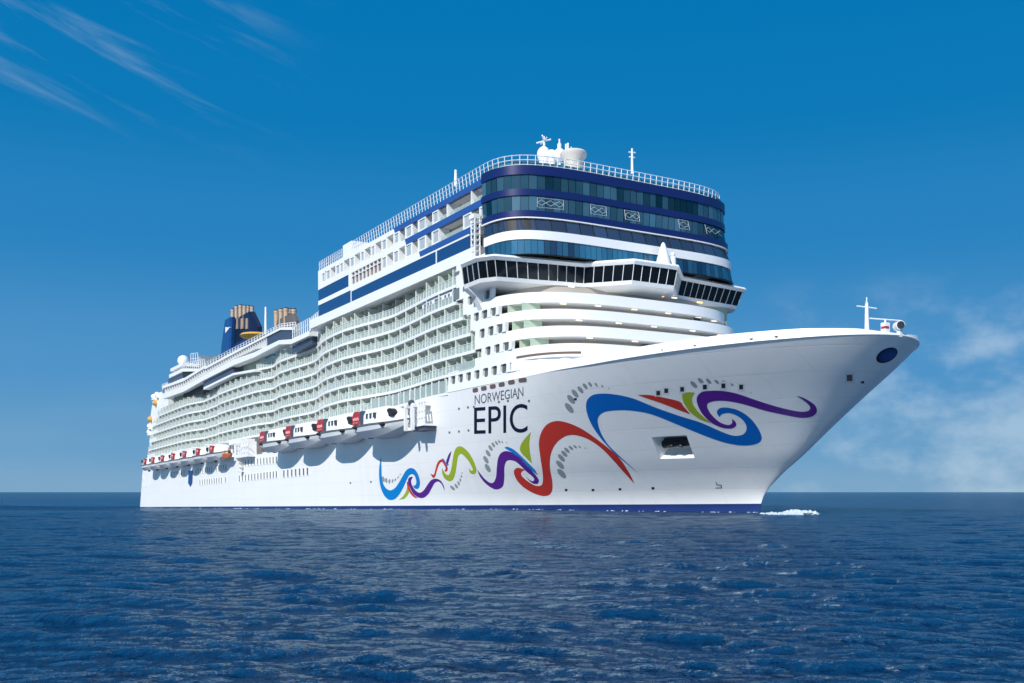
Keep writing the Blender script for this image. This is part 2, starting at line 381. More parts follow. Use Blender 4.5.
# bow bulwark: the bright strake above the knuckle
kp = []
for k in range(41):
    x = 14 + (56.0 - 14) * (1 - (1 - k / 40) ** 2.2); kp.append((x, -Kxi(56.0 - x)))
kp = kp[:-1]
full = kp + [(56.03, 0)] + [(x, -y) for x, y in reversed(kp)]
def bulw(m):
    nr = normals(full); loops = []
    for (x, y), (a, b) in zip(full, nr):
        z0 = zk(x) + 0.004; h = np.interp(x, [14, 24, 44, 51, 54.5, 56], [0.7, 1.1, 1.12, .95, .65, 0.2])
        ln = 0.28 * h
        loops.append([(x, y, z0), (x - a * ln, y - b * ln, z0 + h), (x - a * (ln + .3), y - b * (ln + .3), z0 + h), (x - a * .35, y - b * .35, z0)])
    m.loft(loops)
m = MB(); bulw(m); obj('bow_bulwark', m, WHITE, ship, smooth=30)
for px, py in ((644, 348.6), (726, 338.9), (750, 336.9), (678, 345)):
    x, y = onZ(px, py, 17.9)
    yf = -Kxi(56.0 - x) + .28 * (17.95 - zk(x)); m = MB(); m.box(x - .2, x + .2, yf - .01, yf + .5, zk(x) + .22, zk(x) + .38); obj('fairlead', m, GREYW, ship)

# ---------------------------------------------------------------- hull artwork, lettering, small hull fittings
def catmull(pts, per=5):
    out = []; n = len(pts)
    for i in range(n):
        p0, p1, p2, p3 = pts[(i - 1) % n], pts[i], pts[(i + 1) % n], pts[(i + 2) % n]
        d = math.hypot(p2[0] - p1[0], p2[1] - p1[1])
        # keep the pointed tips sharp
        def ang(a, b, c):
            v = (a[0] - b[0], a[1] - b[1]); w = (c[0] - b[0], c[1] - b[1])
            return (v[0] * w[0] + v[1] * w[1]) / ((math.hypot(*v) * math.hypot(*w)) or 1)
        m1 = [(p2[k] - p0[k]) * .5 for k in (0, 1)] if ang(p0, p1, p2) < 0.35 else [(p2[k] - p1[k]) * .5 for k in (0, 1)]
        m2 = [(p3[k] - p1[k]) * .5 for k in (0, 1)] if ang(p1, p2, p3) < 0.35 else [(p2[k] - p1[k]) * .5 for k in (0, 1)]
        l1 = math.hypot(*m1); l2 = math.hypot(*m2)
        if l1 > d: m1 = [c * d / l1 for c in m1]
        if l2 > d: m2 = [c * d / l2 for c in m2]
        for k in range(per):
            t = k / per; a = 2 * t**3 - 3 * t**2 + 1; b = t**3 - 2 * t**2 + t; c = -2 * t**3 + 3 * t**2; e_ = t**3 - t**2
            out.append(tuple(a * p1[q] + b * m1[q] + c * p2[q] + e_ * m2[q] for q in (0, 1)))
    return out
def decal_mesh(mb, poly, off=0.014, step=2.5):
    xs = [p[0] for p in poly]; ys = [p[1] for p in poly]
    ver = [Vector(p) for p in poly]; n = len(ver)
    gx = np.arange(min(xs) + step / 2, max(xs), step); gy = np.arange(min(ys) + step / 2, max(ys), step)
    for x in gx:
        for y in gy: ver.append(Vector((x + random.uniform(-.2, .2), y + random.uniform(-.2, .2))))
    r = delaunay_2d_cdt(ver, [(i, (i + 1) % n) for i in range(n)], [], 1, 1e-4)
    V3 = []; ok = []
    for p in r[0]:
        h, nn = hull_hit(p.x, p.y); ok.append(h is not None); V3.append(h + nn * off if h is not None else Vector())
    F_ = [f for f in r[2] if all(ok[i] for i in f)]; used = sorted({i for f in F_ for i in f}); ix = {v: k for k, v in enumerate(used)}
    mb.add([V3[i] for i in used], [tuple(ix[i] for i in f) for f in F_])
A = lambda *p: [(370 + x / 5.39, 430 + y / 5.39) for x, y in p]
ART = [
 ('blue_swirl', P_LBLUE, A((60,145),(50,200),(50,260),(58,310),(75,350),(95,372),(115,378),(138,370),(160,345),(180,310),(198,270),(212,245),(228,238),(240,245),(247,262),(250,280),(246,295),(236,300),(229,294),(238,312),(255,318),(266,308),(270,285),(265,255),(252,225),(235,208),(215,205),(195,218),(175,250),(155,285),(135,312),(110,325),(88,315),(72,290),(64,250),(62,190))),
 ('purple_swirl', P_PURP, A((205,275),(215,310),(235,345),(262,364),(290,365),(315,345),(335,310),(350,285),(370,278),(388,295),(403,330),(398,300),(380,272),(355,262),(330,270),(310,295),(290,325),(268,338),(245,325),(228,300),(222,275),(232,252),(222,252),(210,258))),
 ('red_swirl', P_RED, A((199,280),(203,312),(220,345),(243,366),(258,366),(240,352),(222,328),(211,302),(206,280))),
 ('green_swirl', P_GREEN, A((200,305),(195,330),(178,358),(155,376),(185,372),(203,352),(212,335))),
 ('red_swirl', P_RED, A((325,235),(340,258),(352,250),(362,215),(375,182),(388,172),(398,185),(408,205),(402,222),(415,222),(419,205),(408,180),(395,162),(378,160),(362,180),(352,215),(344,240))),
 ('blue_swirl', P_LBLUE, A((385,152),(398,176),(413,197),(426,186),(412,178),(398,156))),
 ('purple_swirl', P_PURP, A((440,112),(425,130),(412,163),(411,180),(420,186),(426,165),(435,135))),
 ('green_swirl', P_GREEN, A((390,205),(388,225),(400,258),(425,275),(445,270),(460,235),(468,185),(475,145),(488,128),(503,135),(530,165),(550,200),(555,215),(545,218),(533,205),(538,228),(555,238),(570,232),(574,212),(560,170),(535,125),(505,95),(482,87),(462,100),(450,135),(443,180),(435,220),(425,242),(410,238),(398,222))),
 ('purple_swirl', P_PURP, A((578,212),(590,245),(615,280),(645,305),(675,320),(700,316),(718,300),(724,260),(725,200),(735,170),(755,162),(785,170),(815,195),(845,225),(870,245),(885,262),(880,275),(862,270),(838,248),(860,275),(885,290),(905,288),(910,270),(895,245),(860,205),(815,155),(775,125),(735,113),(705,125),(690,155),(684,200),(680,250),(668,280),(650,285),(620,265),(595,235))),
 ('blue_swirl', P_LBLUE, A((725,95),(740,90),(775,105),(820,145),(865,190),(890,215),(905,245),(880,225),(840,190),(800,150),(765,120),(740,106))),
 ('green_swirl', P_GREEN, A((868,10),(840,40),(818,70),(808,100),(815,122),(840,148),(874,182),(864,130),(859,80),(862,40))),
 ('red_swirl', P_RED, [(525.5,469.9),(518,467.7),(514.3,470),(514.3,474.5),(517.5,481),(524,487.5),(533.3,493),(542.5,495.9),(549,495),(552.2,490.3),(552.4,481.8),(550,467.7),(550.5,456),(554,446.6),(560,439.6),(568,435.4),(577.5,435.4),(589,439.6),(601,447.8),(612.6,459.5),(623,471.2),(634.8,484),(629,472.4),(619.6,458.4),(608,447.8),(596,438.5),(582,429),(568,422.8),(556.4,420.9),(547,424.4),(541.2,432.6),(538.9,443),(540.4,457.5),(542.3,470),(543.0,479),(541.6,485),(536,485.7),(529.6,482.5),(523,477.3),(521,473.6),(522.5,471.2)]),
 ('blue_swirl', P_BLUE, [(639.5,474),(629,465.4),(615,453.7),(602,439.6),(591.5,424.4),(586.4,410.4),(586.8,401),(592.7,395),(603.2,393.5),(617.3,394.7),(633.7,398.6),(657,408),(680.5,416.2),(699.3,422.0),(709,426),(722,431.8),(733.7,435.6),(743,434.4),(746.6,428.5),(744.2,421.5),(737.2,415.7),(729,412.9),(722,414),(719.6,417.2),(716.8,412.2),(719.6,408.2),(726.7,407.5),(738.4,410.3),(750,418),(758.3,428.5),(761.8,438),(758.3,443),(747.7,445.4),(733.7,444.5),(717.3,440.3),(698.5,433.2),(679.8,425.5),(658.7,416.8),(645.4,412.7),(629,410.4),(615,410.4),(604.4,412),(599,416.2),(597.8,422),(600.9,432.6),(608,444.3),(619.6,456)]),
 ('red_swirl', P_RED, [(637.2,394.7),(650,395),(668.8,398.6),(680,401.7),(684,406.8),(690.6,414.3),(678,409.6),(661.8,403.3),(647.7,398.6)]),
 ('green_swirl', P_GREEN, [(682.2,394.6),(688,392.2),(695,392.7),(692,398),(693.4,405),(699.7,413.3),(711.4,423.2),(700.9,419.6),(690.3,412.2),(684,402.8)]),
 ('purple_swirl', P_PURP, [(796.4,395.8),(804,400.6),(809.8,406.3),(809,410.3),(802.8,411.7),(792.2,410.3),(775.8,406.3),(757,400.4),(738.4,394),(724.3,391),(710.3,390.6),(701.4,392.2),(697,397),(697.4,404),(702,413.3),(711.4,422.7),(722,427.6),(731.3,428.5),(736,425.7),(735.6,422),(731.8,418.6),(732,423.2),(727.8,425),(719.6,422),(711.4,414.5),(707.4,407.5),(708,403.3),(715,401),(726.7,401),(743,404),(764,410.3),(785.2,415),(801.6,417.8),(812,416.4),(816.8,411.7),(815.2,405.6),(808.6,400.4),(801.6,397)]),
]
for nm_, mt_, poly in ART:
    m = MB(); decal_mesh(m, catmull(poly) if len(poly) > 8 else poly); obj(nm_, m, mt_, ship, smooth=60)
def petals(cent, s, x0, y0, l0, l1, ang):
    n = len(cent)
    for k, (x, y) in enumerate(cent):
        cx, cy = x0 + x / s, y0 + y / s; t = k / max(n - 1, 1); L_ = l0 + (l1 - l0) * t; w_ = L_ * 0.45; a = R(ang[0] + (ang[1] - ang[0]) * t)
        poly = [(cx + L_ * math.cos(q) * math.cos(a) - w_ * math.sin(q) * math.sin(a), cy + L_ * math.cos(q) * math.sin(a) + w_ * math.sin(q) * math.cos(a)) for q in [2 * math.pi * i / 14 for i in range(14)]]
        m = MB(); decal_mesh(m, poly, 0.012); obj('grey_petal', m, P_GREY, ship)
petals([(125,205),(133,168),(150,143),(173,127),(193,112),(214,104),(240,105),(266,112),(294,122)], 4.27, 540, 360, 6.2, 1.0, (50, 55))
petals([(93,485),(86,447),(92,418),(104,400),(115,385),(132,375),(150,370),(170,371),(193,376)], 4.27, 540, 360, 6.0, 0.9, (48, 40))
petals([(635,205),(625,160),(637,125),(650,97),(665,80),(682,70),(697,63),(713,65),(737,68)], 5.39, 370, 430, 4.8, 0.9, (60, 55))
petals([(72,265),(88,272),(105,277),(122,275),(137,268),(152,255),(163,240)], 5.39, 370, 430, 3.0, 1.0, (75, 130))
petals([(445,312),(465,302),(478,287),(487,270),(493,250),(496,232)], 5.39, 370, 430, 3.2, 1.0, (45, 110))
petals([(230,62),(260,47),(293,47),(328,50),(360,52),(393,62),(430,75),(474,97)], 4.27, 640, 370, 4.6, 0.8, (45, 40))
def lettering(text, quad, name, m_):
    cu = bpy.data.curves.new(name, 'FONT'); cu.body = text; cu.size = 1; cu.resolution_u = 6
    to = bpy.data.objects.new(name, cu); C.objects.link(to); bpy.context.view_layer.update()
    me = bpy.data.meshes.new_from_object(to.evaluated_get(bpy.context.evaluated_depsgraph_get()))
    bpy.data.objects.remove(to); bpy.data.curves.remove(cu)
    bm = bmesh.new(); bm.from_mesh(me); bmesh.ops.triangulate(bm, faces=bm.faces); bmesh.ops.subdivide_edges(bm, edges=bm.edges[:], cuts=2, use_grid_fill=True)
    xs = [v.co.x for v in bm.verts]; ys = [v.co.y for v in bm.verts]; x0, x1, y0, y1 = min(xs), max(xs), min(ys), max(ys)
    for v in bm.verts:
        a = (v.co.x - x0) / (x1 - x0); b = (v.co.y - y0) / (y1 - y0)
        tl, tr, br_, bl = quad
        p = [(1 - b) * ((1 - a) * bl[k] + a * br_[k]) + b * ((1 - a) * tl[k] + a * tr[k]) for k in (0, 1)]
        h, nn = hull_hit(*p); v.co = h + nn * 0.025
    bm.to_mesh(me); bm.free(); me.materials.clear(); me.materials.append(m_)
    link(name, me, ship)
lettering('NORWEGIAN', ((474.8, 395.2), (523.4, 386.8), (523.4, 396.2), (474.8, 404.8)), 'name_lettering', P_TXT2)
lettering('EPIC', ((474.2, 407.3), (527.6, 403.3), (527.6, 432.4), (474.2, 434.2)), 'name_lettering', P_TXT)
def hull_disc(name, px, py, rx, ry, mt_, ang=0, off=.02, n=20):
    a = R(ang); m = MB()
    decal_mesh(m, [(px + rx * math.cos(q) * math.cos(a) - ry * math.sin(q) * math.sin(a), py + rx * math.cos(q) * math.sin(a) + ry * math.sin(q) * math.cos(a)) for q in [2 * math.pi * i / n for i in range(n)]], off, 1.5)
    return obj(name, m, mt_, ship)
hull_disc('bow_emblem', 886.8, 355.2, 11.6, 6.6, mat('emblem_rim', (0.012, 0.014, 0.03), .4), -27, .02)
hull_disc('emblem_field', 887.3, 355.0, 9.4, 5.2, mat('emblem_blue', (0.015, 0.05, 0.22), .4, noise=(.5, 1.2)), -27, .035)
m = MB()
for k in range(7):
    a0 = 2 * math.pi * k / 7
    decal_mesh(m, [(887.3 + r_ * 5 * math.cos(a0 + d_) , 355 + r_ * 2.6 * math.sin(a0 + d_) - r_ * 1.6 * math.cos(a0 + d_)) for r_, d_ in ((.25, 0), (.75, -.12), (1.0, 0.05), (.7, .2))], .05, 3)
obj('emblem_mark', m, mat('emblem_pale', (0.05, 0.16, 0.40), .4), ship)
def hull_plate(name, px, py, w, h, mt_, frame=None):
    # flush plate following the shell, optional rim round it
    p, n = hull_hit(px, py); k = FOC / (SHIPM @ p).y
    def quad(a, o_):
        m = MB(); decal_mesh(m, [(px - w * k * a, py - h * k * a), (px + w * k * a, py - h * k * a), (px + w * k * a, py + h * k * a), (px - w * k * a, py + h * k * a)], o_, 2); return m
    o = obj(name, quad(1.0, .022 if frame else .014), mt_, ship)
    if frame: obj('port_frame', quad(1.75, .014), frame, o)
    return o
for x, y in ((78, 98), (112, 88), (180, 82), (277, 72), (356, 67), (432, 72)):
    hull_plate('mooring_port', 640 + x / 4.27, 370 + y / 4.27, .22, .26, DARKW, RIMW)
hull_plate('mooring_port', 849.5, 377.8, .30, .34, BROWN, RIMW)
hull_plate('mooring_port', 862.5, 382.2, .16, .12, DARKW, RIMW)
for x, y in ((575.4, 399.2), (566.2, 490), (593, 490), (620, 489.2), (653, 488.2)):
    hull_plate('thruster_mark', x, y, .17, .15, P_TXT)
for x, y in ((371, 482), (350.5, 483), (459, 408.8), (468, 407.4), (474, 407), (529, 401), (449.5, 432.5), (459, 431.5), (468.5, 430.5), (508, 401), (499, 402), (518, 398)):
    hull_plate('side_scuttle', x, y, .13, .16, GREYW)
m = MB()
for seg in (((716, 481.5), (716.6, 484.6)), ((716.6, 484.6), (721.4, 485.0)), ((721.4, 485.0), (721.6, 487.6)), ((721.6, 487.6), (715.4, 487.8))):
    (x0, y0), (x1, y1) = seg; dx, dy = x1 - x0, y1 - y0; l = math.hypot(dx, dy); a, b = -dy / l * .3, dx / l * .3
    decal_mesh(m, [(x0 + a, y0 + b), (x1 + a, y1 + b), (x1 - a, y1 - b), (x0 - a, y0 - b)], .04, 3)
obj('bulbous_bow_mark', m, P_TXT, ship)
# rows of hull windows amidships and aft
wm = {}
def hwin(px, py, w=.42, h=.68):
    x, z = onY(px, py); yb_ = -hb(x, z); key = (w, h)
    if key not in wm:
        m = MB(); m.box(-w, w, -.06, .3, -h, h); o = obj('hull_window', m, HULLW, ship); wm[key] = o.data
        f = MB()
        for b_ in ((-w - .1, -w, -h - .1, h + .1), (w, w + .1, -h - .1, h + .1), (-w, w, h, h + .1), (-w, w, -h - .1, -h)): f.box(b_[0], b_[1], -.12, .3, b_[2], b_[3])
        fo = obj('window_frame', f, WHITE2, o); wm[key, 1] = fo.data
    else:
        o = link('hull_window', wm[key], ship); fo = link('window_frame', wm[key, 1], o)
    o.location = (x, yb_, z); return o
def row(p0, p1, n, **k):
    for i in range(n):
        t = i / (n - 1); hwin(p0[0] + (p1[0] - p0[0]) * t, p0[1] + (p1[1] - p0[1]) * t, **k)
B1 = lambda x, y: (230 + x / 4.655, 380 + y / 4.655)
B2 = lambda x, y: (130 + x / 6.21, 410 + y / 6.21)
B7 = lambda x, y: (200 + x / 8.54, 410 + y / 8.54)
row(B1(46, 458), B1(218, 439), 13); row(B1(253, 436), B1(363, 425), 7, w=.48, h=.7)
row(B7(390, 452), B7(655, 425), 11, w=.4)
row(B2(437, 449), B2(570, 437), 10); hwin(*B2(597, 434)); row(B2(413, 380), B2(510, 368), 8); row(B2(538, 362), B2(597, 356), 5)
row(B2(262, 399), B2(338, 389), 6); row(B2(78, 424), B2(84, 423), 2, w=.3, h=.5); row(B2(78, 474), B2(106, 470), 4, w=.3, h=.4)
q = [B2(*p) for p in ((364, 378), (391, 374), (388, 455), (376, 478), (362, 455))]
m = MB(); decal_mesh(m, q, .06, 1.2); obj('blue_shell_panel', m, FUNB, ship)

# ---------------------------------------------------------------- forward house: stacked terraces with side walls
def fcurve(xf, yb, n, xa, N=28):
    pts = [(xa, -yb)]
    for k in range(-N, N + 1):
        t = math.copysign(abs(k / N) ** 0.75, k)
        y = yb * math.sin(t * math.pi / 2); x = max(xf, .01) * max(0, 1 - abs(y / yb) ** n) ** (1 / n)
        pts.append((x, y))
    pts.append((xa, yb)); return pts
P1c, P2c, P3c, P4c = (14, 20.05, 3.1), (15.8, 20.05, 3.5), (18.0, 20.05, 4), (20.0, 20.05, 4.5)
def slab(m, P, xa, z0, z1): m.prism(fcurve(*P, xa), z0, z1)
LAY = [(17.31, 18.36, -8.5, P4c), (19.62, 20.2, -8.3, P4c), (20.2, 21.3, 1.8, P4c), (22.5, 22.9, 0.6, P3c), (22.9, 23.9, 0.0, P3c), (25.2, 25.4, -0.6, P2c), (25.4, 26.5, -1.3, P2c),
       (27.7, 27.95, -2.4, P1c), (27.95, 29.1, -3.5, P1c)]
g = {}
for z0, z1, xa, P in LAY:
    g.setdefault(P, MB()); slab(g[P], P, xa, z0, z1)
for P, mb in g.items(): obj('terrace_parapet', mb, WHITE, ship, smooth=25)
# recessed core behind the terraces
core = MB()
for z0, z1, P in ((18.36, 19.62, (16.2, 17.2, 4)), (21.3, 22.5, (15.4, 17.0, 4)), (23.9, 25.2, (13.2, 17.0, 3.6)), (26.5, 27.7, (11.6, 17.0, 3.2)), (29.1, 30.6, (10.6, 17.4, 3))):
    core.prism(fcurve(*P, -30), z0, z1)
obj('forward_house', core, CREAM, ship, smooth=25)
# side walls with rounded window openings: solid posts between the holes
def post_poly(x0, x1, z0, z1, r, lt=True, rt=True):
    P = []
    def arc(cx, cz, a0, a1): return [(cx + r * math.cos(a0 + (a1 - a0) * k / 4), cz + r * math.sin(a0 + (a1 - a0) * k / 4)) for k in range(5)]
    if rt: P += [(x1 + r, z0)] + arc(x1 + r, z0 + r, -math.pi / 2, -math.pi)[1:] + arc(x1 + r, z1 - r, math.pi, math.pi / 2)
    else: P += [(x1, z0), (x1, z1)]
    if lt: P += [(x0 - r, z1)] + arc(x0 - r, z1 - r, math.pi / 2, 0)[1:] + arc(x0 - r, z0 + r, 0, -math.pi / 2)
    else: P += [(x0, z1), (x0, z0)]
    return P
def wall_row(holes, z0, z1, xa, xe, slant, name='side_wall', y=-20.05, back=True):
    # holes: list of (x0, x1) openings between xa and xe
    m = MB(); edges = [(xa, holes[0][0], False, True)] + [(holes[i][1], holes[i + 1][0], True, True) for i in range(len(holes) - 1)] + [(holes[-1][1], xe, True, False)]
    for a, b, lt, rt in edges:
        if b - a < .12: continue
        pl = post_poly(a, b, z0, z1, .28, lt, rt); pl = [(x + slant * (z - z0), z) for x, z in pl]
        m.prism_y(pl, y, y + .55)
    w = obj(name, m, WHITE, ship)
    g_ = MB(); g_.box(xa, xe - .2, y + .32, y + .54, z0, z1); obj('side_recess', g_, SIDEW, ship)
    return w
C7 = lambda x, y: (400 + x / 4.88, 270 + y / 4.88)
def xw(a, b, y): return onY(*C7(a, y))[0], onY(*C7(b, y))[0]
W1 = [xw(247, 270, 540), xw(283, 307, 530), xw(322, 346, 520), xw(363, 388, 508), xw(404, 430, 498), xw(446, 473, 490), xw(490, 519, 478), xw(536, 567, 467)]
W2 = [xw(416, 442, 402), xw(459, 486, 388), xw(502, 531, 376)]
W3 = [xw(388, 413, 320), xw(429, 456, 305), xw(471, 500, 290)]
W4 = [xw(360, 385, 242), xw(398, 426, 225), xw(441, 468, 212)]
W5 = [xw(331, 356, 163), xw(371, 396, 148), xw(411, 438, 133)]
wall_row(W1, 18.36, 19.62, -8.3, 10.5, .1)
wall_row(W2, 21.3, 22.5, 1.8, W2[-1][1] + .7, .1)
wall_row(W3, 23.9, 25.2, 0.0, W3[-1][1] + .7, .1)
wall_row(W4, 26.5, 27.7, -1.3, W4[-1][1] + .7, .1)
wall_row(W5, 29.1, 30.4, -3.5, W5[-1][1] + .7, .1)
# after W1 the side is closed to the front curve
m = MB(); m.prism([(10.0, -20.04), (12, -19.6), (15, -18.5), (17.5, -16.5), (19.2, -13), (19.9, -8), (19.9, 8), (19.2, 13), (17.5, 16.5), (15, 18.5), (12, 19.6), (10, 20.04)], 18.36, 19.62); obj('terrace_parapet', m, WHITE, ship, smooth=30)
# slit in the lowest parapet and partitions of the terrace openings
m = MB(); pth = [(x, y) for x, y in fcurve(*P4c, 0) if y < -14.5 and x > 10.2]; m.band([(x + a * .03, y + b * .03) for (x, y), (a, b) in zip(pth, normals(pth))], 19.95, 20.25, .2); obj('mooring_slit', m, BROWN, ship)
for z0, z1, P, xs_ in ((21.3, 22.5, P4c, (10.9, 13.0)), (23.9, 25.2, P3c, (9.0, 11.2)), (26.5, 27.7, P2c, (7.6, 10.0))):
    for x in xs_:
        yy = -P[1] * (1 - (x / P[0]) ** P[2]) ** (1 / P[2]) + .5
        m = MB(); m.box(x - .06, x + .06, yy, yy + 2.8, z0, z1); obj('terrace_partition', m, MINT, ship)
# lamps under the terrace soffits
lamp_me = None
for P, z, ys in ((P1c, 27.66, (-13, -8, -2, 4, 10, 14)), (P2c, 25.16, (-12, -6, 0, 7, 13)), (P3c, 22.46, (-12, -5, 2, 9)), ((12.5, 20, 3), 30.36, (-11, -3, 4, 6.5, 12))):
    for y in ys:
        x = P[0] * (1 - abs(y / P[1]) ** P[2]) ** (1 / P[2]) - .8
        m = MB(); m.box(x - .12, x + .12, y - .45, y + .45, z - .05, z + .1); obj('soffit_lamp', m, LAMPO if (z > 30 and y in (4, 12)) else LAMPW, ship)
for y, zc in ((9.5, 27.1), (12.6, 24.6), (-2, 22.0)):
    m = MB(); x = 12.9 if zc > 27 else (13.9 if zc > 24 else 15.5); m.box(x - .1, x + .25, y - .5, y + .5, zc - .4, zc + .4); obj('terrace_door', m, DARKW, ship)

# ---------------------------------------------------------------- bridge
def sym(h): return h + [(x, -y) for x, y in reversed(h)]
def stb(h): return [(x, y * .955) if y < -20 else (x, y) for x, y in h]
BR_top = stb(sym([(1.9, -24.2), (6.4, -24.2), (8.6, -22.7), (9.9, -14), (10.7, -8.6), (15.6, -3.8)]))
def inset(pl, d): return [(x - d * (.9 if x > 1 else -.5), y * (1 - d / 24)) for x, y in pl]
BR_sill = inset(BR_top, 0.75); BR_floor = inset(BR_top, 1.3)
m = MB(); m.loft([[(x, y, 33.35) for x, y in BR_top], [(x, y, 33.75) for x, y in inset(BR_top, -.35)], [(x, y, 34.05) for x, y in inset(BR_top, -.1)], [(x, y, 34.25) for x, y in inset(BR_top, 1.0)]])
bridge = obj('bridge', m, WHITE, ship, smooth=25)
m = MB(); m.loft([[(x, y, 30.3) for x, y in inset(BR_top, 3.4)], [(x, y, 30.5) for x, y in inset(BR_top, 2.2)], [(x, y, 30.75) for x, y in inset(BR_top, .9)], [(x, y, 31.25) for x, y in inset(BR_top, .72)]]); obj('bridge_sill', m, WHITE, bridge, smooth=40)
cr = MB(); cr.prism(inset(BR_top, 1.2), 31.2, 33.4); obj('bridge_interior', cr, BLACK, bridge)
def along(pl, step):
    out = []
    for (x0, y0), (x1, y1) in zip(pl[:-1], pl[1:]):
        L_ = math.hypot(x1 - x0, y1 - y0); n = max(1, round(L_ / step))
        for k in range(n): out.append(((x0 + (x1 - x0) * k / n, y0 + (y1 - y0) * k / n), (x0 + (x1 - x0) * (k + 1) / n, y0 + (y1 - y0) * (k + 1) / n)))
    return out
top_s, bot_s = along(inset(BR_top, .12), 1.45), along(BR_sill, 1.45)
for (a, b), (c, d) in zip(top_s, along(BR_sill, 1.45) if len(bot_s) == len(top_s) else top_s):
    m = MB(); t0, t1 = Vector((*a, 33.36)), Vector((*b, 33.36)); s0, s1 = Vector((*c, 31.25)), Vector((*d, 31.25))
    n = (t1 - t0).cross(s0 - t0).normalized()
    if n.dot(Vector((t0.x - 3, t0.y, 0))) < 0: n = -n
    e1 = (t1 - t0).normalized() * .09
    m.add([t0 + e1, t1 - e1, s1 - e1, s0 + e1] + [p - n * .06 for p in (t0 + e1, t1 - e1, s1 - e1, s0 + e1)], [(0, 1, 2, 3), (7, 6, 5, 4), (0, 4, 5, 1), (1, 5, 6, 2), (2, 6, 7, 3), (3, 7, 4, 0)])
    obj('bridge_window', m, BRIDGEGL, bridge)
    m = MB(); m.tube([t0 + n * .02, s0 + n * .02], .055, 4); obj('bridge_mullion', m, RIMW, bridge)
# wing brackets
for sgn in (-1, 1):
    m = MB(); m.loft([[(1, sgn * 19.9, 27.6), (2.2, sgn * 19.9, 27.6), (2.2, sgn * 20.1, 30.6), (1, sgn * 20.1, 30.6)], [(1, sgn * 21, 29.6), (2.2, sgn * 21, 29.6), (2.2, sgn * 22.4, 30.6), (1, sgn * 22.4, 30.6)]]); obj('wing_bracket', m, WHITE, bridge)
# cone and post on the bridge roof
cx_, cy_ = onZ(658, 262, 34.3)
m = MB(); m.lathe([(1.15, 0), (.95, 1.2), (.55, 2.6), (.28, 3.4), (.1, 3.65)], 14, (13.2, 3.2, 34.0)); obj('radar_cone', m, WHITE, bridge, smooth=50)
m = MB(); m.lathe([(.5, 0), (.45, 1.9), (.3, 2.0)], 10, (12.6, 5.4, 34.0)); m.ball((12.6, 5.4, 36.3), .35); obj('searchlight', m, WHITE2, bridge, smooth=50)

# ---------------------------------------------------------------- upper front: glazed bands between painted bands
def upcurve(xf, yb, n, xa=-1.2):
    c = fcurve(xf, yb, n, xa, 34)
    return c if xa < -1.5 else [(x, y * 1.045 if y > 0 else y) for x, y in c if y > 0 or x >= 2.4]
U = dict(a=(10.6, 20.2, 4.2), b=(11.0, 20.25, 4.4), c=(11.5, 20.3, 4.8), d=(12.0, 20.4, 5.0))
def resample(path, step):
    pts = [Vector(p) for p in path]; L_ = [0]
    for p, q_ in zip(pts[:-1], pts[1:]): L_.append(L_[-1] + (q_ - p).length)
    n = max(2, round(L_[-1] / step)); out = []
    for k in range(n + 1):
        s = L_[-1] * k / n; i = min(max(np.searchsorted(L_, s) - 1, 0), len(pts) - 2); t = (s - L_[i]) / max(L_[i + 1] - L_[i], 1e-6)
        out.append(tuple(pts[i] + (pts[i + 1] - pts[i]) * t))
    return out
def glazing(name, top, bot, z0, z1, m_, step=1.15, tilt=.035):
    tp, bt = resample(top, step), resample(bot, step); n = min(len(tp), len(bt)); m = MB(); pane = []
    for k in range(n - 1):
        a = Vector((*tp[k], z1)); b = Vector((*tp[k + 1], z1)); c = Vector((*bt[k + 1], z0)); d = Vector((*bt[k], z0))
        nr = (b - a).cross(d - a).normalized()
        if nr.dot(Vector((a.x + 20, a.y, 0))) < 0: nr = -nr
        e_ = (b - a) * .035; j = [nr * random.uniform(-tilt, tilt) for _ in range(4)]
        m.add([a + e_ + j[0], b - e_ + j[1], c - e_ + j[2], d + e_ + j[3]], [(0, 1, 2, 3)]); pane.append(min(1, max(0, .5 + .42 * math.sin(k * .21 + z0) * math.sin(k * .083 + 2 * z0) + random.uniform(-.38, .38))))
    o = obj(name, m, m_, ship)
    at = o.data.attributes.new('pane', 'FLOAT', 'FACE'); at.data.foreach_set('value', pane[:len(o.data.polygons)])
    # frame surface just behind the panes
    m = MB(); f = [(x - a * .08, y - b * .08) for (x, y), (a, b) in zip(bot, normals(bot))]; t_ = [(x - a * .08, y - b * .08) for (x, y), (a, b) in zip(top, normals(top))]
    m.band(f, z0 - .05, z1 + .05, .4, pathtop=t_); obj('glazing_frame', m, BLACK, o)
    return o
ca, cb_, cc_, cd_ = upcurve(*U['a']), upcurve(*U['b']), upcurve(*U['c']), upcurve(*U['d'])
def off(path, d): return [(x + a * d, y + b * d) for (x, y), (a, b) in zip(path, normals(path))]
def bandpart(name, path, z0, z1, m_, t=.6, d=.12): m = MB(); m.band(off(path, d), z0, z1, t); return obj(name, m, m_, ship, smooth=30)
g1 = glazing('front_glazing', ca, ca, 43.35, 45.3, FGL)
g2 = glazing('front_glazing', ca, cb_, 40.3, 42.45, FGL)
g3 = glazing('front_glazing', cb_, cc_, 37.45, 39.25, FGL2, 2.2, .01)
g4 = glazing('front_glazing', cc_, cd_, 34.2, 36.25, FGL3, .9, .03)
bandpart('front_band', ca, 45.3, 46.55, BAND_SHADE, d=.15)
bandpart('front_band', ca, 42.45, 43.35, BAND_SHADE, d=.15)
bandpart('front_band', cb_, 39.4, 40.3, BAND_SHADE, d=.2)
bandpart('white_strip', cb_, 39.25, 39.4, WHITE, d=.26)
bandpart('white_front_band', cc_, 36.25, 37.45, WHITE, d=.15)
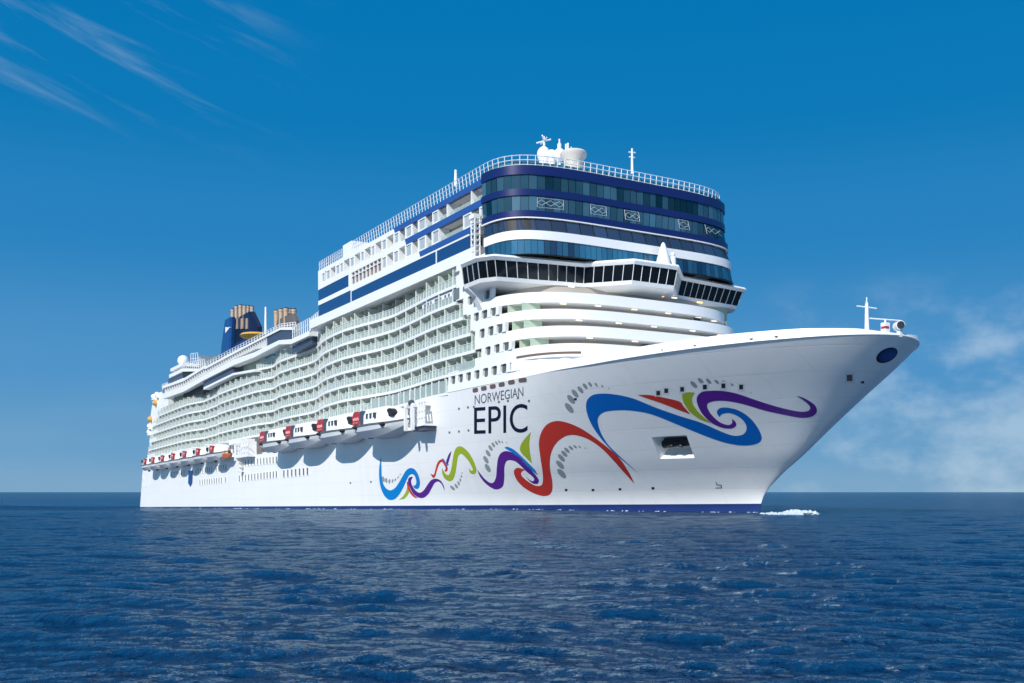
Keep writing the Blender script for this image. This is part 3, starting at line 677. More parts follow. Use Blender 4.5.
m = MB(); m.prism(off(upcurve(10.6, 20, 4.2, -62), -.3), 45.3, 45.9); obj('roof_deck', m, WHITE2, ship)
# white diamond frames inside the lounge windows
ETCH = mat('etched_frames', (.42, .46, .48), .5)
def framed(px0, py0, px1, py1, nd):
    mdm = MB()
    z1, z0 = 42.1, 40.75
    def pt(px):
        d = ray(px, (py0 + py1) / 2); best = None
        for x, y in resample(off(ca, .18), .1):
            t = (y - CS[1]) / d[1]; e_ = abs(CS[0] + t * d[0] - x)
            if x > 4 and (best is None or e_ < best[0]): best = (e_, x, y)
        return best[1], best[2]
    xs_ = [pt(px0 + (px1 - px0) * k / (2 * nd)) for k in range(2 * nd + 1)]
    zc = (z0 + z1) / 2; LN = lambda p: (p[0] + .12 + .42 * (42.45 - p[2]) / 2.15, p[1] + .02 * p[1] * (42.45 - p[2]) / 2.15, p[2]); T = lambda a, b: mdm.tube([LN(a), LN(b)], .034, 4)
    a, b = xs_[0], xs_[-1]
    for z in (z0, z1): T((*a, z), (*b, z))
    for p in (a, b): T((*p, z0), (*p, z1))
    for k in range(nd):
        l, c, r = xs_[2 * k], xs_[2 * k + 1], xs_[2 * k + 2]; zz = .6 * (z1 - z0) / 2
        T((*l, zc), (*c, zc + zz)); T((*c, zc + zz), (*r, zc)); T((*r, zc), (*c, zc - zz)); T((*c, zc - zz), (*l, zc))
    obj('diamond_frame', mdm, ETCH, g2)
framed(537, 198, 563, 211, 3); framed(590, 203, 605, 213, 2); framed(624, 206, 638, 219, 2); framed(677, 214, 687, 227, 1); framed(704, 221, 721, 234, 3)

# ---------------------------------------------------------------- upper side of the front block
YS = -20.0
def sidebox(name, poly, y0, y1, m_, parent=ship): m = MB(); m.prism_y(poly, y0, y1); return obj(name, m, m_, parent)
XB = -63.0
# inner bulkhead
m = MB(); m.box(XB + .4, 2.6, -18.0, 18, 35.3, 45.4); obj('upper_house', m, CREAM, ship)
m = MB(); m.box(XB, XB + .5, -19.9, 19.9, 36.95, 45.9); obj('aft_bulkhead', m, WHITE, ship)
bands = [(45.25, 46.0, XB, -27.5, WHITE, 0), (45.25, 46.1, -27.5, 3.4, BAND_LIT, 1), (42.35, 43.3, XB, -23.2, WHITE, 0), (42.35, 43.3, -23.2, 3.4, BAND_LIT, 1),
         (39.35, 40.2, XB, -18.0, WHITE, 0), (39.35, 40.2, -18.0, 0.4, BAND_LIT, 1), (35.55, 37.2, XB - 5, 0.5, WHITE, 0), (39.05, 39.35, -46, -1.6, WHITE, 0)]
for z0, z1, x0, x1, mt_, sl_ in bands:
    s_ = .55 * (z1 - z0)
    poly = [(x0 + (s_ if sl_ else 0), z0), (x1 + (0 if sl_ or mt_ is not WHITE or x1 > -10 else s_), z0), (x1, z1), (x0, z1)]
    sidebox('side_band', poly, YS - (.06 if mt_ is BAND_LIT else 0), -19.45 if mt_ is BAND_LIT else -17.8, mt_)
    if mt_ is BAND_LIT: sidebox('loggia_floor', [(x0 + .6, z0 + .02), (x1 - .02, z0 + .02), (x1 - .02, z1 - .1), (x0 + .6, z1 - .1)], -19.45, -17.8, WHITE2)
# navy glazing strips
sidebox('navy_glazing', [(XB + .1, 37.2), (-46.4, 37.2), (-46.4, 39.35), (XB + .1, 39.35)], YS + .05, -17.9, NAVYGL)
sidebox('navy_glazing', [(-46.1, 37.2), (-12.2, 37.2), (-12.2, 39.05), (-46.1, 39.05)], YS + .05, -17.9, NAVYGL)
sidebox('navy_glazing', [(-12.0, 37.2), (-1.4, 37.2), (-1.4, 39.05), (-12.0, 39.05)], YS + .05, -17.9, NAVYGL)
sidebox('navy_glazing', [(XB + .1, 40.2), (-47.4, 40.2), (-47.4, 42.35), (XB + .1, 42.35)], YS + .04, -17.9, NAVYGL)
for x in (-46.25, -12.1): sidebox('white_post', [(x - .16, 37.2), (x + .16, 37.2), (x + .16, 39.35 if x < -20 else 39.05), (x - .16, 39.35 if x < -20 else 39.05)], YS, -18, WHITE)
sidebox('white_post', [(-47.4, 40.2), (-46.2, 40.2), (-46.2, 42.35), (-47.4, 42.35)], YS, -18, WHITE)
# suite window modules: framed window, open loggia
def swindow(x0, x1, z0, z1, fr=.22):
    m = MB(); m.box(x0 + fr, x1 - fr, YS + .12, YS + .25, z0 + fr, z1 - fr); o = obj('suite_window', m, CURT, ship)
    m = MB()
    for b_ in ((x0, x0 + fr, z0, z1), (x1 - fr, x1, z0, z1), (x0 + fr, x1 - fr, z1 - fr, z1), (x0 + fr, x1 - fr, z0, z0 + fr)): m.box(b_[0], b_[1], YS, -18.2, b_[2], b_[3])
    obj('window_frame', m, WHITE, o)
Z6 = lambda x, y: (360 + x / 6.83, 200 + y / 6.83)
xs6 = lambda a, b, y: (onY(*Z6(a, y))[0], onY(*Z6(b, y))[0])
up = [xs6(75, 101, 370), xs6(148, 180, 325), xs6(230, 265, 275), xs6(310, 353, 235), xs6(398, 447, 180), xs6(493, 535, 130)]
lo = [xs6(148, 180, 440), xs6(228, 262, 400), xs6(310, 352, 350), xs6(398, 447, 300), xs6(492, 540, 255)]
Z5 = lambda x, y: (300 + x / 6.83, 240 + y / 6.83); Z8 = lambda x, y: (390 + x / 5.69, 200 + y / 5.69)
up += [(onY(*Z5(a, y))[0], onY(*Z5(b, y))[0]) for a, b, y in ((148, 170, 290), (178, 205, 270), (243, 270, 235), (272, 295, 220), (340, 370, 190), (412, 438, 140))]
up += [(onY(*Z8(a, y))[0], onY(*Z8(b, y))[0]) for a, b, y in ((322, 330, 60),(460, 466, 10))]
lo += [(onY(*Z8(a, y))[0], onY(*Z8(b, y))[0]) for a, b, y in ((415, 462, 110), (508, 562, 60))]
for a, b in up: swindow(a, b, 43.3, 45.25, .22 if b - a > 1 else .1)
for a, b in lo: swindow(a, b, 40.2, 42.35)
# rounded loggia cheeks (white wall pieces) aft of the blue
gaps = sorted(up)
m = MB()
for k in range(14): pass
for (a, b), (c, d) in zip(gaps[:-1], gaps[1:]):
    if a < -20 and c - b > 1.0:
        for u0, u1 in ((c - .22, c), (b, b + .25)): mq = MB(); mq.box(u0, u1, YS + .02, -18.3, 43.3, 45.25); obj('loggia_cheek', mq, WHITE, ship)
m.box(XB, gaps[0][0], YS, -18.3, 43.3, 45.25); obj('loggia_cheek', m, WHITE, ship)
for (a, b), (c, d) in zip(sorted(lo)[:-1], sorted(lo)[1:]):
    if a < -16:
        for u0, u1 in ((c - .22, c), (b, b + .25)): mq = MB(); mq.box(u0, u1, YS + .02, -18.3, 40.2, 42.35); obj('loggia_cheek', mq, WHITE, ship)

# loggia glass fronts
m = MB(); m.box(-26, 2.2, YS + .3, YS + .36, 43.3, 44.1); m.box(-18, 2.2, YS + .3, YS + .36, 40.2, 41.0); obj('loggia_glass', m, BGLASS, ship)
x0, x1 = -46.1, sorted(lo)[0][0] - .3
sidebox('brown_windows', [(x0, 40.3), (x1, 40.3), (x1, 42.3), (x0, 42.3)], YS + .3, -18, BROWN)
m = MB(); n = 8
for k in range(n + 1):
    x = x0 + (x1 - x0) * k / n; m.box(x - .1, x + .1, YS + .02, YS + .3, 40.2, 42.35)
m.box(x0, x1, YS + .04, YS + .3, 41.6, 41.72); obj('window_mullions', m, WHITE, ship)
# white housing and the roof railing
m = MB(); x0, x1 = onY(343, 256)[0], onY(350, 256)[0]; m.box(x0 - .3, x1 + .6, -19.9, -16.5, 45.5, 48.2); obj('vent_housing', m, WHITE, ship)
def railing(m, path, z, h, step, rails, r=.05, lean=0.0):
    pp = resample(path, step); nr = normals(pp)
    tops = [(x + a * lean, y + b * lean) for (x, y), (a, b) in zip(pp, nr)]
    for (x, y), (x2, y2) in zip(pp, tops): m.tube([(x, y, z), (x2, y2, z + h)], r, 4)
    for f in rails:
        m.tube([(x + (x2 - x) * f, y + (y2 - y) * f, z + h * f) for (x, y), (x2, y2) in zip(pp, tops)], r, 4)
m = MB(); railing(m, [(XB + .2, -19.8), (-51, -19.8)], 45.9, 1.9, 1.0, (.4, .7, 1.0), .06)
railing(m, [(-45.2, -19.8)] + off(fcurve(10.6, 20, 4.2, -2, 34), -.1)[1:-1], 45.9, 2.0, 1.05, (.38, .7, 1.0), .06, .25)
obj('roof_railing', m, RAILM, ship)
m = MB(); m.band(off(ca, -.35), 46.5, 47.15, .08); obj('roof_windscreen', m, TEAL, ship)
# lattice signal mast beside the bridge wing
m = MB(); mx_, my_ = 1.4, -20.6
for dx in (-.5, .5):
    for dy in (-.4, .4): m.tube([(mx_ + dx, my_ + dy, 34.2), (mx_ + dx, my_ + dy, 41.2)], .1, 5)
for k in range(9):
    z = 34.4 + k * .8
    for dy in (-.4, .4):
        m.tube([(mx_ - .5, my_ + dy, z), (mx_ + .5, my_ + dy, z + .5)], .06, 4)
    m.box(mx_ - .6, mx_ + .6, my_ - .5, my_ + .5, z, z + .06)
m.box(mx_ - .8, mx_ + .6, my_ - .6, my_ + .4, 40.6, 41.2); m.box(mx_ - 1.0, mx_ + 1.0, my_ - .8, my_ + .6, 34.1, 35.0)
obj('signal_mast', m, WHITE2, ship)
# cabins of the solid front between the deep balconies and the bridge wing
m = MB(); m.box(-5.6, 3, -20.0, -17, 30.4, 35.55); obj('side_wall', m, WHITE, ship)
for a, b, c, d in ((265, 291, 3, 30), (308, 332, 72, 105), (262, 290, 85, 150), (343, 366, 75, 96)):
    p = onY(*C7(a, d)); q_ = onY(*C7(b, c)); m = MB(); m.prism_y(post_poly(0, 0, 0, 1, .1) if False else [(p[0], p[1]), (q_[0] - .2, p[1]), (q_[0], p[1] + .25), (q_[0], q_[1]), (p[0] + .2, q_[1]), (p[0], q_[1] - .25)], -20.06, -19.5); obj('side_window', m, GREYW, ship)
# small row of dark ports above the name
for a, b, y in ((356, 381, 586), (397, 423, 577), (440, 467, 568), (483, 511, 558), (529, 560, 547), (580, 618, 537)):
    m = MB(); x0, y0 = C7(a, y - 11); x1, y1 = C7(b, y + 11)
    r_ = .8; decal_mesh(m, catmull([(x0 + r_, y0 + .5), (x1 - r_, y0 - .3), (x1, y0 + .8), (x1, y1 - 1.4), (x1 - r_, y1 - .6), (x0 + r_, y1), (x0, y1 - .8), (x0, y0 + 1.2)], 3), .05, 1.5); obj('name_port', m, BROWN, ship)

# ---------------------------------------------------------------- balcony decks
YBX = [-260, -230, -222, -205, -190, -178, -172, -166, -158, -149, -146, -135, -120, -112, -108, -104, -99, -95, -86, -78, -74, -70, -66, -61, -56, -50, -44, -38, -32, -24, -14, -8, 3]
YBY = [16.0, 16.2, 16.6, 17.2, 17.6, 17.6, 17.0, 15.8, 16.2, 16.5, 17.2, 17.5, 17.6, 17.4, 16.8, 15.9, 16.6, 17.3, 17.2, 16.8, 16.9, 17.5, 18.5, 19.4, 19.8, 20.0, 19.4, 18.5, 18.1, 18.8, 19.9, 20.1, 20.0]
fx = np.arange(-262, 6, 1.0); fy = np.interp(fx, YBX, YBY); ker = np.hanning(7); ker /= ker.sum()
fyp = np.pad(fy, 3, mode='edge'); fy = np.convolve(fyp, ker, 'valid')
def yb(x): return -float(np.interp(x, fx, fy))
DK = [17.4, 20.0, 22.6, 25.15, 27.75, 30.3, 32.8]
XE = [-8.5, 1.7, -0.1, -1.4, -3.6, -5.7, -5.7]
XA = [onY(px, py, -16.2)[0] for px, py in ((147, 447), (148, 438), (149.2, 430), (150.6, 422), (152.3, 413), (158, 405))] + [-112]
NXT = [20.0, 22.6, 25.15, 27.75, 30.3, 32.8, 35.6]
def pathx(x0, x1, d=0.0, step=1.5):
    n = max(2, int((x1 - x0) / step)); return [(x0 + (x1 - x0) * k / n, yb(x0 + (x1 - x0) * k / n) + d) for k in range(n + 1)]
near_div = 0; near_door = 0; far_div = MB(); far_door = MB(); far_curt = MB()
PITCH = 2.45
cands = []
for k, z in enumerate(DK):
    xa, xe = XA[k], XE[k]; top = NXT[k] - .42
    m = MB(); pth = pathx(xa, xe); m.loft([[(x, y, z - .42), (x, y, z), (x, y + 5, z), (x, y + 5, z - .42)] for x, y in pth]); deck = obj('balcony_deck', m, WHITE, ship, smooth=30)
    m = MB(); m.band(pathx(xa, xe, .16), z, z + (1.05 if k else 1.15), .04); obj('glass_railing', m, BGLASS, deck, smooth=30)
    m = MB(); m.tube([(x, y, z + (1.1 if k else 1.2)) for x, y in pathx(xa, xe, .12)], .055, 5)
    for x, y in pathx(xa, xe, .12, 1.22): m.box(x - .035, x + .035, y - .03, y + .05, z, z + 1.1)
    obj('handrail', m, RAILM, deck)
    depth = 2.6 if k < 6 else 3.0
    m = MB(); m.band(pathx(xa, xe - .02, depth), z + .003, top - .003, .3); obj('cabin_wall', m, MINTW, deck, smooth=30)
    x = xe - .9; i = 0
    while x > xa + 1:
        cands.append((x, k, i, deck, z, top, depth)); x -= PITCH; i += 1
cands.sort(key=lambda c: -c[0])
for x, k, i, deck, z, top, depth in cands:
    y = yb(x); big = i % 2 == 0
    def div(m):
        m.box(x - .05, x + .05, y + (.12 if big else .55), y + depth, z + .003, top - .003)
        if big: m.box(x - .11, x + .11, y + .02, y + .22, z + .004, top - .004)
    def door(m):
        a = x - PITCH * (.78 if big else .72); b = a + 1.25; d1, d2 = yb(a) + depth, yb(b) + depth
        m.add([(a, d1 - .04, z + .05), (b, d2 - .04, z + .05), (b, d2 - .04, z + 1.95), (a, d1 - .04, z + 1.95), (a, d1 + .1, z + .05), (b, d2 + .1, z + .05), (b, d2 + .1, z + 1.95), (a, d1 + .1, z + 1.95)],
              [(0, 1, 2, 3), (7, 6, 5, 4), (0, 4, 5, 1), (1, 5, 6, 2), (2, 6, 7, 3), (3, 7, 4, 0)])
    if near_div < 98:
        m = MB(); div(m); obj('balcony_divider', m, DIVM if big else MINT, deck); m = MB(); door(m); obj('balcony_door', m, CURT if rng.random() < .35 else DOORG, deck); near_div += 1
    else: div(far_div); door(far_curt if rng.random() < .35 else far_door)
obj('balcony_dividers', far_div, DIVM, ship, kind='stuff'); obj('balcony_doors', far_door, DOORG, ship, kind='stuff'); obj('curtained_doors', far_curt, CURT, ship, kind='stuff')
# glass windscreens and furniture-like lockers of the lowest deck
m = MB(); m.band(pathx(-24, -9, -.02), 17.45, 19.2, .05); m.band(pathx(-40, -25, -.02), 17.45, 19.3, .05); m.band(pathx(-9.5, 1.5, -.02), 20.02, 20.05, .05)
scr = obj('glass_windscreen', m, BGLASS, ship)
for x in np.arange(-40, -8.5, 2.6): m = MB(); m.box(x - .07, x + .07, yb(x) - .1, yb(x) + .1, 17.4, 19.35); obj('windscreen_post', m, WHITE2, scr)
m = MB(); m.band(pathx(-4.8, 1.4, -.02), 20.0, 21.15, .05); obj('glass_windscreen', m, BGLASS, ship)
# white panel with doors on the upper row near the bridge
m = MB(); m.band(pathx(-19, -5.9, .3), 30.35, 32.3, .25); wp = obj('cabin_front', m, WHITE, ship)
for a, b in ((-17.8, -17.0), (-16.2, -15.8), (-15.1, -14.7), (-13.2, -11.0), (-9.8, -9.3), (-8.6, -8.1), (-7.2, -6.4)):
    m = MB(); m.box(a, b, yb((a + b) / 2) + .2, yb((a + b) / 2) + .5, 30.5, 31.95); obj('side_window', m, GREYW, wp)
# inner mass of the ship (closed block behind the cabins)
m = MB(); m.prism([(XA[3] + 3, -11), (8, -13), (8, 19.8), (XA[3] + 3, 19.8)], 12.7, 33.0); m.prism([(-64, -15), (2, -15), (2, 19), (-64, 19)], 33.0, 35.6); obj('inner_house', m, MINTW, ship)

# ---------------------------------------------------------------- aft superstructure above the cabins
def strip(name, pts, m_, thick, y=-18.6, yin=-16.4, parent=ship):
    """band following pixel points (px, py_top, py_bottom) set on the plane y"""
    top = [onY(px, a, y) for px, a, b in pts]; bot = [onY(px, b, y) for px, a, b in pts]
    poly = top + list(reversed(bot)); m = MB(); m.prism_y(poly, y, yin); return obj(name, m, m_, parent)
D4 = lambda x: 205 + x / 8.53
def d4(x, a, b): return (205 + x / 8.53, 290 + a / 8.53, 290 + b / 8.53)
def d3(x, a, b): return (135 + x / 6.21, 340 + a / 6.21, 340 + b / 6.21)
# long promenade band (white), aft to forward
strip('promenade_band', [(162.5, 393.8, 399), d3(300, 291, 321), d3(430, 217, 248), d3(610, 122, 157), d4(420, 532, 574), d4(630, 428, 464)], WHITE, 1)
strip('promenade_band', [d4(630, 428, 462), d4(735, 420, 460), d4(890, 348, 388)], WHITE, 1, y=-19.2)
strip('promenade_band', [d4(890, 318, 350), d4(990, 262, 300)], WHITE, 1, y=-19.6)
# open promenade windows: dark glass behind white mullions
strip('promenade_glazing', [(162.5, 389, 393.5), d3(300, 258, 288), d3(430, 178, 217), d3(610, 76, 122), d4(420, 450, 532), d4(525, 398, 485)], mat('promenade_glass', (0.15, 0.18, 0.20), .15), 1, y=-17.9)
strip('navy_glazing', [d4(530, 400, 478), d4(635, 345, 425), d4(735, 342, 418)], DKGREY, 1, y=-18.4)
strip('promenade_rail_cap', [(162.5, 386, 388.6), d3(300, 240, 256), d3(430, 160, 176), d4(0, 655, 675), d4(420, 435, 452), d4(640, 320, 340), d4(740, 315, 340)], WHITE, 1, y=-18.7, yin=-18.0)
m = MB()
for t in np.linspace(0, 1, 46):
    px = 165 + (266 - 165) * t; a = np.interp(px, [162.5, 183.3, 204.2, 233.2, 255, 266.5], [389, 381.5, 368.6, 351.6, 342, 336.6]); b = np.interp(px, [162.5, 183.3, 204.2, 233.2, 255, 266.5], [393.5, 386.4, 373.8, 358.5, 348.4, 346.9])
    (x, z1), (_, z0) = onY(px, a, -18.5), onY(px, b, -18.5); m = MB(); m.box(x - .12, x + .12, -18.5, -17.95, z0 - .1, z1 + .2); obj('promenade_mullion', m, WHITE2, ship)
def postrail(pts, n, y, name='deck_railing', r=.12):
    m = MB(); L0 = []
    for k in range(n):
        t = k / (n - 1); px = pts[0][0] + (pts[-1][0] - pts[0][0]) * t
        a = np.interp(px, [p[0] for p in pts], [p[1] for p in pts]); b = np.interp(px, [p[0] for p in pts], [p[2] for p in pts])
        (x, z1), (_, z0) = onY(px, a, y), onY(px, b, y); m.box(x - r, x + r, y, y + .15, z0, z1); L0.append((x, z0, z1))
    for f in (1.0, .5):
        m.tube([(x, y + .07, z0 + (z1 - z0) * f) for x, z0, z1 in L0], .09, 4)
    return obj(name, m, WHITE2, ship)
postrail([d4(745, 315, 415), d4(890, 240, 350)], 9, -19.2)
postrail([d4(895, 240, 320), d4(985, 165, 265)], 7, -19.6)
postrail([d4(0, 620, 655), d4(420, 400, 440), d4(640, 290, 325), d4(770, 275, 315)], 34, -18.4, r=.07)
strip('navy_glazing', [d4(745, 470, 540), d4(780, 480, 525), d4(895, 355, 470), d4(915, 340, 460)], DKGREY, 1, y=-18.3)
# dark recess behind the open rail, and the deep open deck under the band
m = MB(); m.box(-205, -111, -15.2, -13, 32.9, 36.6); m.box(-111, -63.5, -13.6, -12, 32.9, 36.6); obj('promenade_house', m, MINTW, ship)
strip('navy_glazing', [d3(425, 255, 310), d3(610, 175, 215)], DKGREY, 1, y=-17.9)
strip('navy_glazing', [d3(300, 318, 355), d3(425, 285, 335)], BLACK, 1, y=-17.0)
strip('white_strip', [d3(425, 295, 308), d3(610, 205, 218), d3(745, 180, 196)], WHITE, 1, y=-18.2)
# block round the aft end
AY = -15.5
strip('aft_house', [d3(205, 245, 275), d3(300, 195, 235), d3(430, 215, 240)], DKGREY, 1, y=AY, yin=8)
strip('aft_house_deck', [d3(212, 215, 236), d3(295, 176, 196), d3(425, 178, 194)], WHITE, 1, y=AY - .6, yin=8)
strip('white_strip', [d3(168, 290, 312), d3(300, 236, 255), d3(340, 236, 246)], WHITE, 1, y=AY - 1.2, yin=8)
strip('aft_bulwark', [d3(220, 178, 196), d3(296, 140, 160)], WHITE, 1, y=AY - .4, yin=8)
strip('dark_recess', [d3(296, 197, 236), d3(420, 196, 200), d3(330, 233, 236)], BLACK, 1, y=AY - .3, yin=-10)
postrail([d3(296, 145, 180), d3(430, 120, 178)], 12, AY - .3)
postrail([d3(345, 85, 150), d3(388, 80, 150)], 4, AY)
postrail([d3(168, 275, 292), d3(210, 262, 276)], 5, AY)
strip('aft_house', [d3(392, 95, 178), d3(500, 98, 140)], GREYW, 1, y=-12, yin=8)
p = onY(135 + 300 / 6.21, 340 + 122 / 6.21, -14)
m = MB(); m.ball((p[0], -14, p[1] - .4), 1.75, 18); m.lathe([(1.0, -3), (1.0, -1.5)], 12, (p[0], -14, p[1])); obj('radome', m, WHITE, ship, smooth=60)
# stern: stepped terraces
for k, (z, x0) in enumerate([(15, XA[0] + .5)] + [(DK[i], XA[i]) for i in range(6)]):
    m = MB(); m.prism([(x0 - 1.5, -13), (x0, -16), (x0 + 12, -16.4), (x0 + 12, 16), (x0, 16), (x0 - 1.5, 13)], z - .42, z + .9 if k != 2 else z); obj('stern_deck', m, WHITE, ship)
m = MB(); xq = onY(157.5, 402, -14.5)[0]; m.prism([(xq, -14), (xq + 16, -14.5), (xq + 16, 14), (xq, 14)], 28, onY(163, 398, -14.5)[1]); obj('stern_house', m, WHITE, ship)
def drum(px, py, r, y): 
    x, z = onY(px, py, y); m = MB(); m.tube([(x - .3, y - .5, z), (x + .5, y + 2.0, z)], r, 16); o = obj('stern_ornament', m, YEL, ship, smooth=40)
    m = MB(); m.tube([(x - .42, y - .75, z), (x - .3, y - .45, z)], r * .62, 14); obj('ornament_rim', m, CREAM, o, smooth=40)
strip('stern_tower', [(149.6, 424, 446), (151.5, 409, 446), (154.5, 394, 446), (164, 391, 446)], WHITE, 1, y=-14.2, yin=6)
drum(150.4, 419.3, 1.05, -14.6); drum(155.2, 403, 1.0, -14.6)
for px, py in ((149.6, 426), (153.6, 396.6), (149.2, 432), (157, 394.5)):
    x, z = onY(px, py, -14.5); m = MB(); m.ball((x, -14.5, z), .9, 10); m.box(x - .9, x + 1.5, -15, -13, z - 1.2, z - .4); obj('stern_fitting', m, WHITE2, ship, smooth=50)

# ---------------------------------------------------------------- funnels, masts, domes
FY = -3.0
def fz(px, py, y=FY): return onY(px, py, y)
def frustum(m, px0, px1, pyb, qx0, qx1, pyt, w0, w1, y=FY):
    a, b = fz(px0, pyb, y), fz(px1, pyb, y); c, d = fz(qx0, pyt, y), fz(qx1, pyt, y); zb = min(a[1], b[1]) - 6; zt = (c[1] + d[1]) / 2
    m.loft([[(x0 + (x1 - x0) * u, y + v * w, z) for u, v in ((0, .6), (.08, 0), (.92, 0), (1, .6), (1, 1.6), (0, 1.6))] for x0, x1, w, z in ((a[0], b[0], w0, zb), (a[0], b[0], w0, (a[1] + b[1]) / 2), (c[0], d[0], w1, zt))])
m = MB(); frustum(m, 230, 255.5, 333, 232.5, 249.5, 316, 1.2, 1.0); fun = obj('funnel', m, FUN, ship, smooth=30)
m = MB(); frustum(m, 220.5, 229.5, 345, 224.5, 231, 318.5, .8, .8, FY - 2); obj('funnel_fin', m, FUNB, fun, smooth=30)
x0, z0 = fz(225.8, 333, FY - 2); x1, z1 = fz(230.2, 327, FY - 2)
m = MB(); m.prism_y([(x0, z0), (x1, z0 + 1.0), (x1, z1), ((x0 + x1) / 2, z1 + .2), (x0, z0 + 1.8)], FY - 2.15, FY - 1.5); obj('funnel_mark', m, WHITE, fun)
m = MB(); frustum(m, 215.5, 260, 351, 219, 256, 343, 1.6, 1.4, FY - 1); obj('funnel_base', m, mat('funnel_royal', (0.008, 0.016, 0.11), .4), fun, smooth=30)
def pipes(par, y, lst, r):
    for k, (px, pt, pb_) in enumerate(lst):
        (x, zt), (_, zb) = fz(px, pt, y), fz(px, pb_, y); m = MB(); m.lathe([(r, zb - 3), (r, zt - .6), (r * 1.12, zt - .6), (r * 1.12, zt)], 12, (x, y + (k % 2) * 1.6, 0)); o = obj('exhaust_pipe', m, PIPE, par, smooth=40)
        m = MB(); m.lathe([(r * .95, zt - .1), (r * .95, zt + .25)], 12, (x, y + (k % 2) * 1.6, 0)); obj('pipe_cap', m, BLACK, o)
pipes(fun, FY + .5, [(232.6, 309.5, 317), (234.4, 307.5, 317), (236.4, 306.4, 317), (238.4, 305.8, 317), (240.5, 305.4, 317), (242.6, 305.6, 317), (244.6, 306, 317), (246.6, 306.4, 317)], .56)
for k, px in enumerate((234.5, 237, 239.5, 242, 244.5, 247)):
    x0, z0 = fz(px, 329, FY - .1); x1, z1 = fz(px, 318.5, FY - .1); m = MB()
    m.prism_y([(x0 - .6, z0), (x0 + .6, z0), (x1 + .5, z1), (x1 - .5, z1)], FY - .35, FY + .2); obj('funnel_louvre', m, PIPE if k % 2 else DKGREY, fun)
x, z = fz(249, 336.6, -9); m = MB(); m.lathe([(1.2, -.8), (3.6, -.3), (4.4, .3), (4.0, .8), (1.0, 1.1)], 24, (x, -7, z)); obj('ochre_canopy', m, YEL, ship, smooth=40)
m = MB(); frustum(m, 274, 294, 325, 276, 291.5, 317, .9, .8, FY); fun2 = obj('exhaust_stack', m, mat('stack_brown', (0.12, 0.10, 0.095), .5), ship, smooth=30)
pipes(fun2, FY + .5, [(276.5, 311, 319), (278.6, 310.5, 319), (281.2, 309.6, 319), (283.6, 308.8, 319), (286, 308.8, 319), (288, 309, 319)], .68)
def mast(name, px, pyb, pyt, y, r, arms=()):
    (x, zb), (_, zt) = onY(px, pyb, y), onY(px, pyt, y); m = MB(); m.tube([(x, y, zb - .8), (x, y, zt)], r, 8, r * .6)
    for f, hx, hy in arms: z = zb + (zt - zb) * f; m.tube([(x - hx, y - hy, z), (x + hx, y + hy, z)], r * .45, 5)
    return obj(name, m, WHITE, ship, smooth=50)
mast('antenna_mast', 265.8, 331, 307, -10, .4)
mast('antenna_mast', 455.7, 181, 170, -14, .32)
mm_ = mast('antenna_mast', 632.2, 168, 148.5, 0, .22, ((.8, .1, .5), (.55, .05, .45)))
# satellite domes and radar on the roof
DY = -4.0
def rp(px, py): return onY(px, py, DY)
x, z = rp(544, 152.5)
m = MB(); m.ball((x - .1, DY, z - .3), 1.05, 16, 1.2); m.lathe([(.8, -3.5), (.8, 0)], 10, (x, DY, z)); m.tube([(x, DY, z + 1), (x, DY, z + 2.5)], .16, 5)
for a in (-.8, 0, .8): m.tube([(x - .9, DY + a, z + 1.6), (x + .8, DY - a, z + 2.1 + .2 * a)], .12, 4)
obj('radome', m, WHITE, ship, smooth=50)
x, z = rp(551.5, 155.5); m = MB(); m.ball((x, DY, z), .9, 12); m.lathe([(.6, -2.5), (.6, 0)], 10, (x, DY, z)); obj('radome', m, WHITE, ship, smooth=60)
x, z = rp(559.5, 155); zt = rp(559.5, 139)[1]; m = MB(); m.ball((x, DY, z), 1.0, 12); m.tube([(x, DY, z - 2), (x, DY, zt)], .2, 6, .12); m.lathe([(.12, 0), (.32, .4), (.32, 1.3), (.1, 1.6)], 8, (x, DY, zt - 2.1)); obj('antenna_mast', m, WHITE, ship, smooth=50)
x, z = rp(573.5, 154.5); m = MB(); m.lathe([(1.3, -3), (1.4, -1.0), (1.9, -.4), (2.0, 0.1), (1.7, .4), (.4, .6)], 22, (x, DY, z)); m.tube([(x - .6, DY, z + .6), (x - .6, DY, z + 1.3)], .12, 5); obj('radome', m, mat('beige_dome', (.62, .58, .52), .5), ship, smooth=40)
for px, py in ((566, 148), (568, 147)):
    x, z = rp(px, py); m = MB(); m.tube([(x, DY, z - 2.5), (x, DY, z + .6)], .14, 5); obj('roof_vent', m, WHITE2, ship)
# bow fittings
m = MB(); bx, bz = onY(867, 330, 0); zt = onY(867, 300, 0)[1]; m.tube([(bx, 0, bz - 1.4), (bx, 0, zt - .3)], .3, 8, .17); m.tube([(bx - .3, -1.2, zt - .7), (bx + .3, 1.2, zt - .85)], .07, 5); m.tube([(bx, 0, zt - .6), (bx, 0, zt + .3)], .06, 5); m.tube([(bx + .1, -.3, zt - .25), (bx - .1, .3, zt - .25)], .05, 5); obj('foremast', m, WHITE, ship, smooth=50)
m = MB(); x, z = onY(885.3, 328, 0); m.box(x - .3, x + .3, -.35, .35, z - 1, z + .55); rad = obj('bow_radar', m, WHITE, ship)
m = MB(); m.tube([(x - .7, -1.6, z + 1.0), (x + .7, 1.6, z + .8)], .07, 5); m.tube([(x, 0, z + .5), (x, 0, z + .95)], .1, 6); obj('radar_bar', m, RAILM, rad)
m = MB(); m.box(x - .25, x + .33, -.37, .2, z - .1, z + .15); obj('radar_stripe', m, REDM, rad)
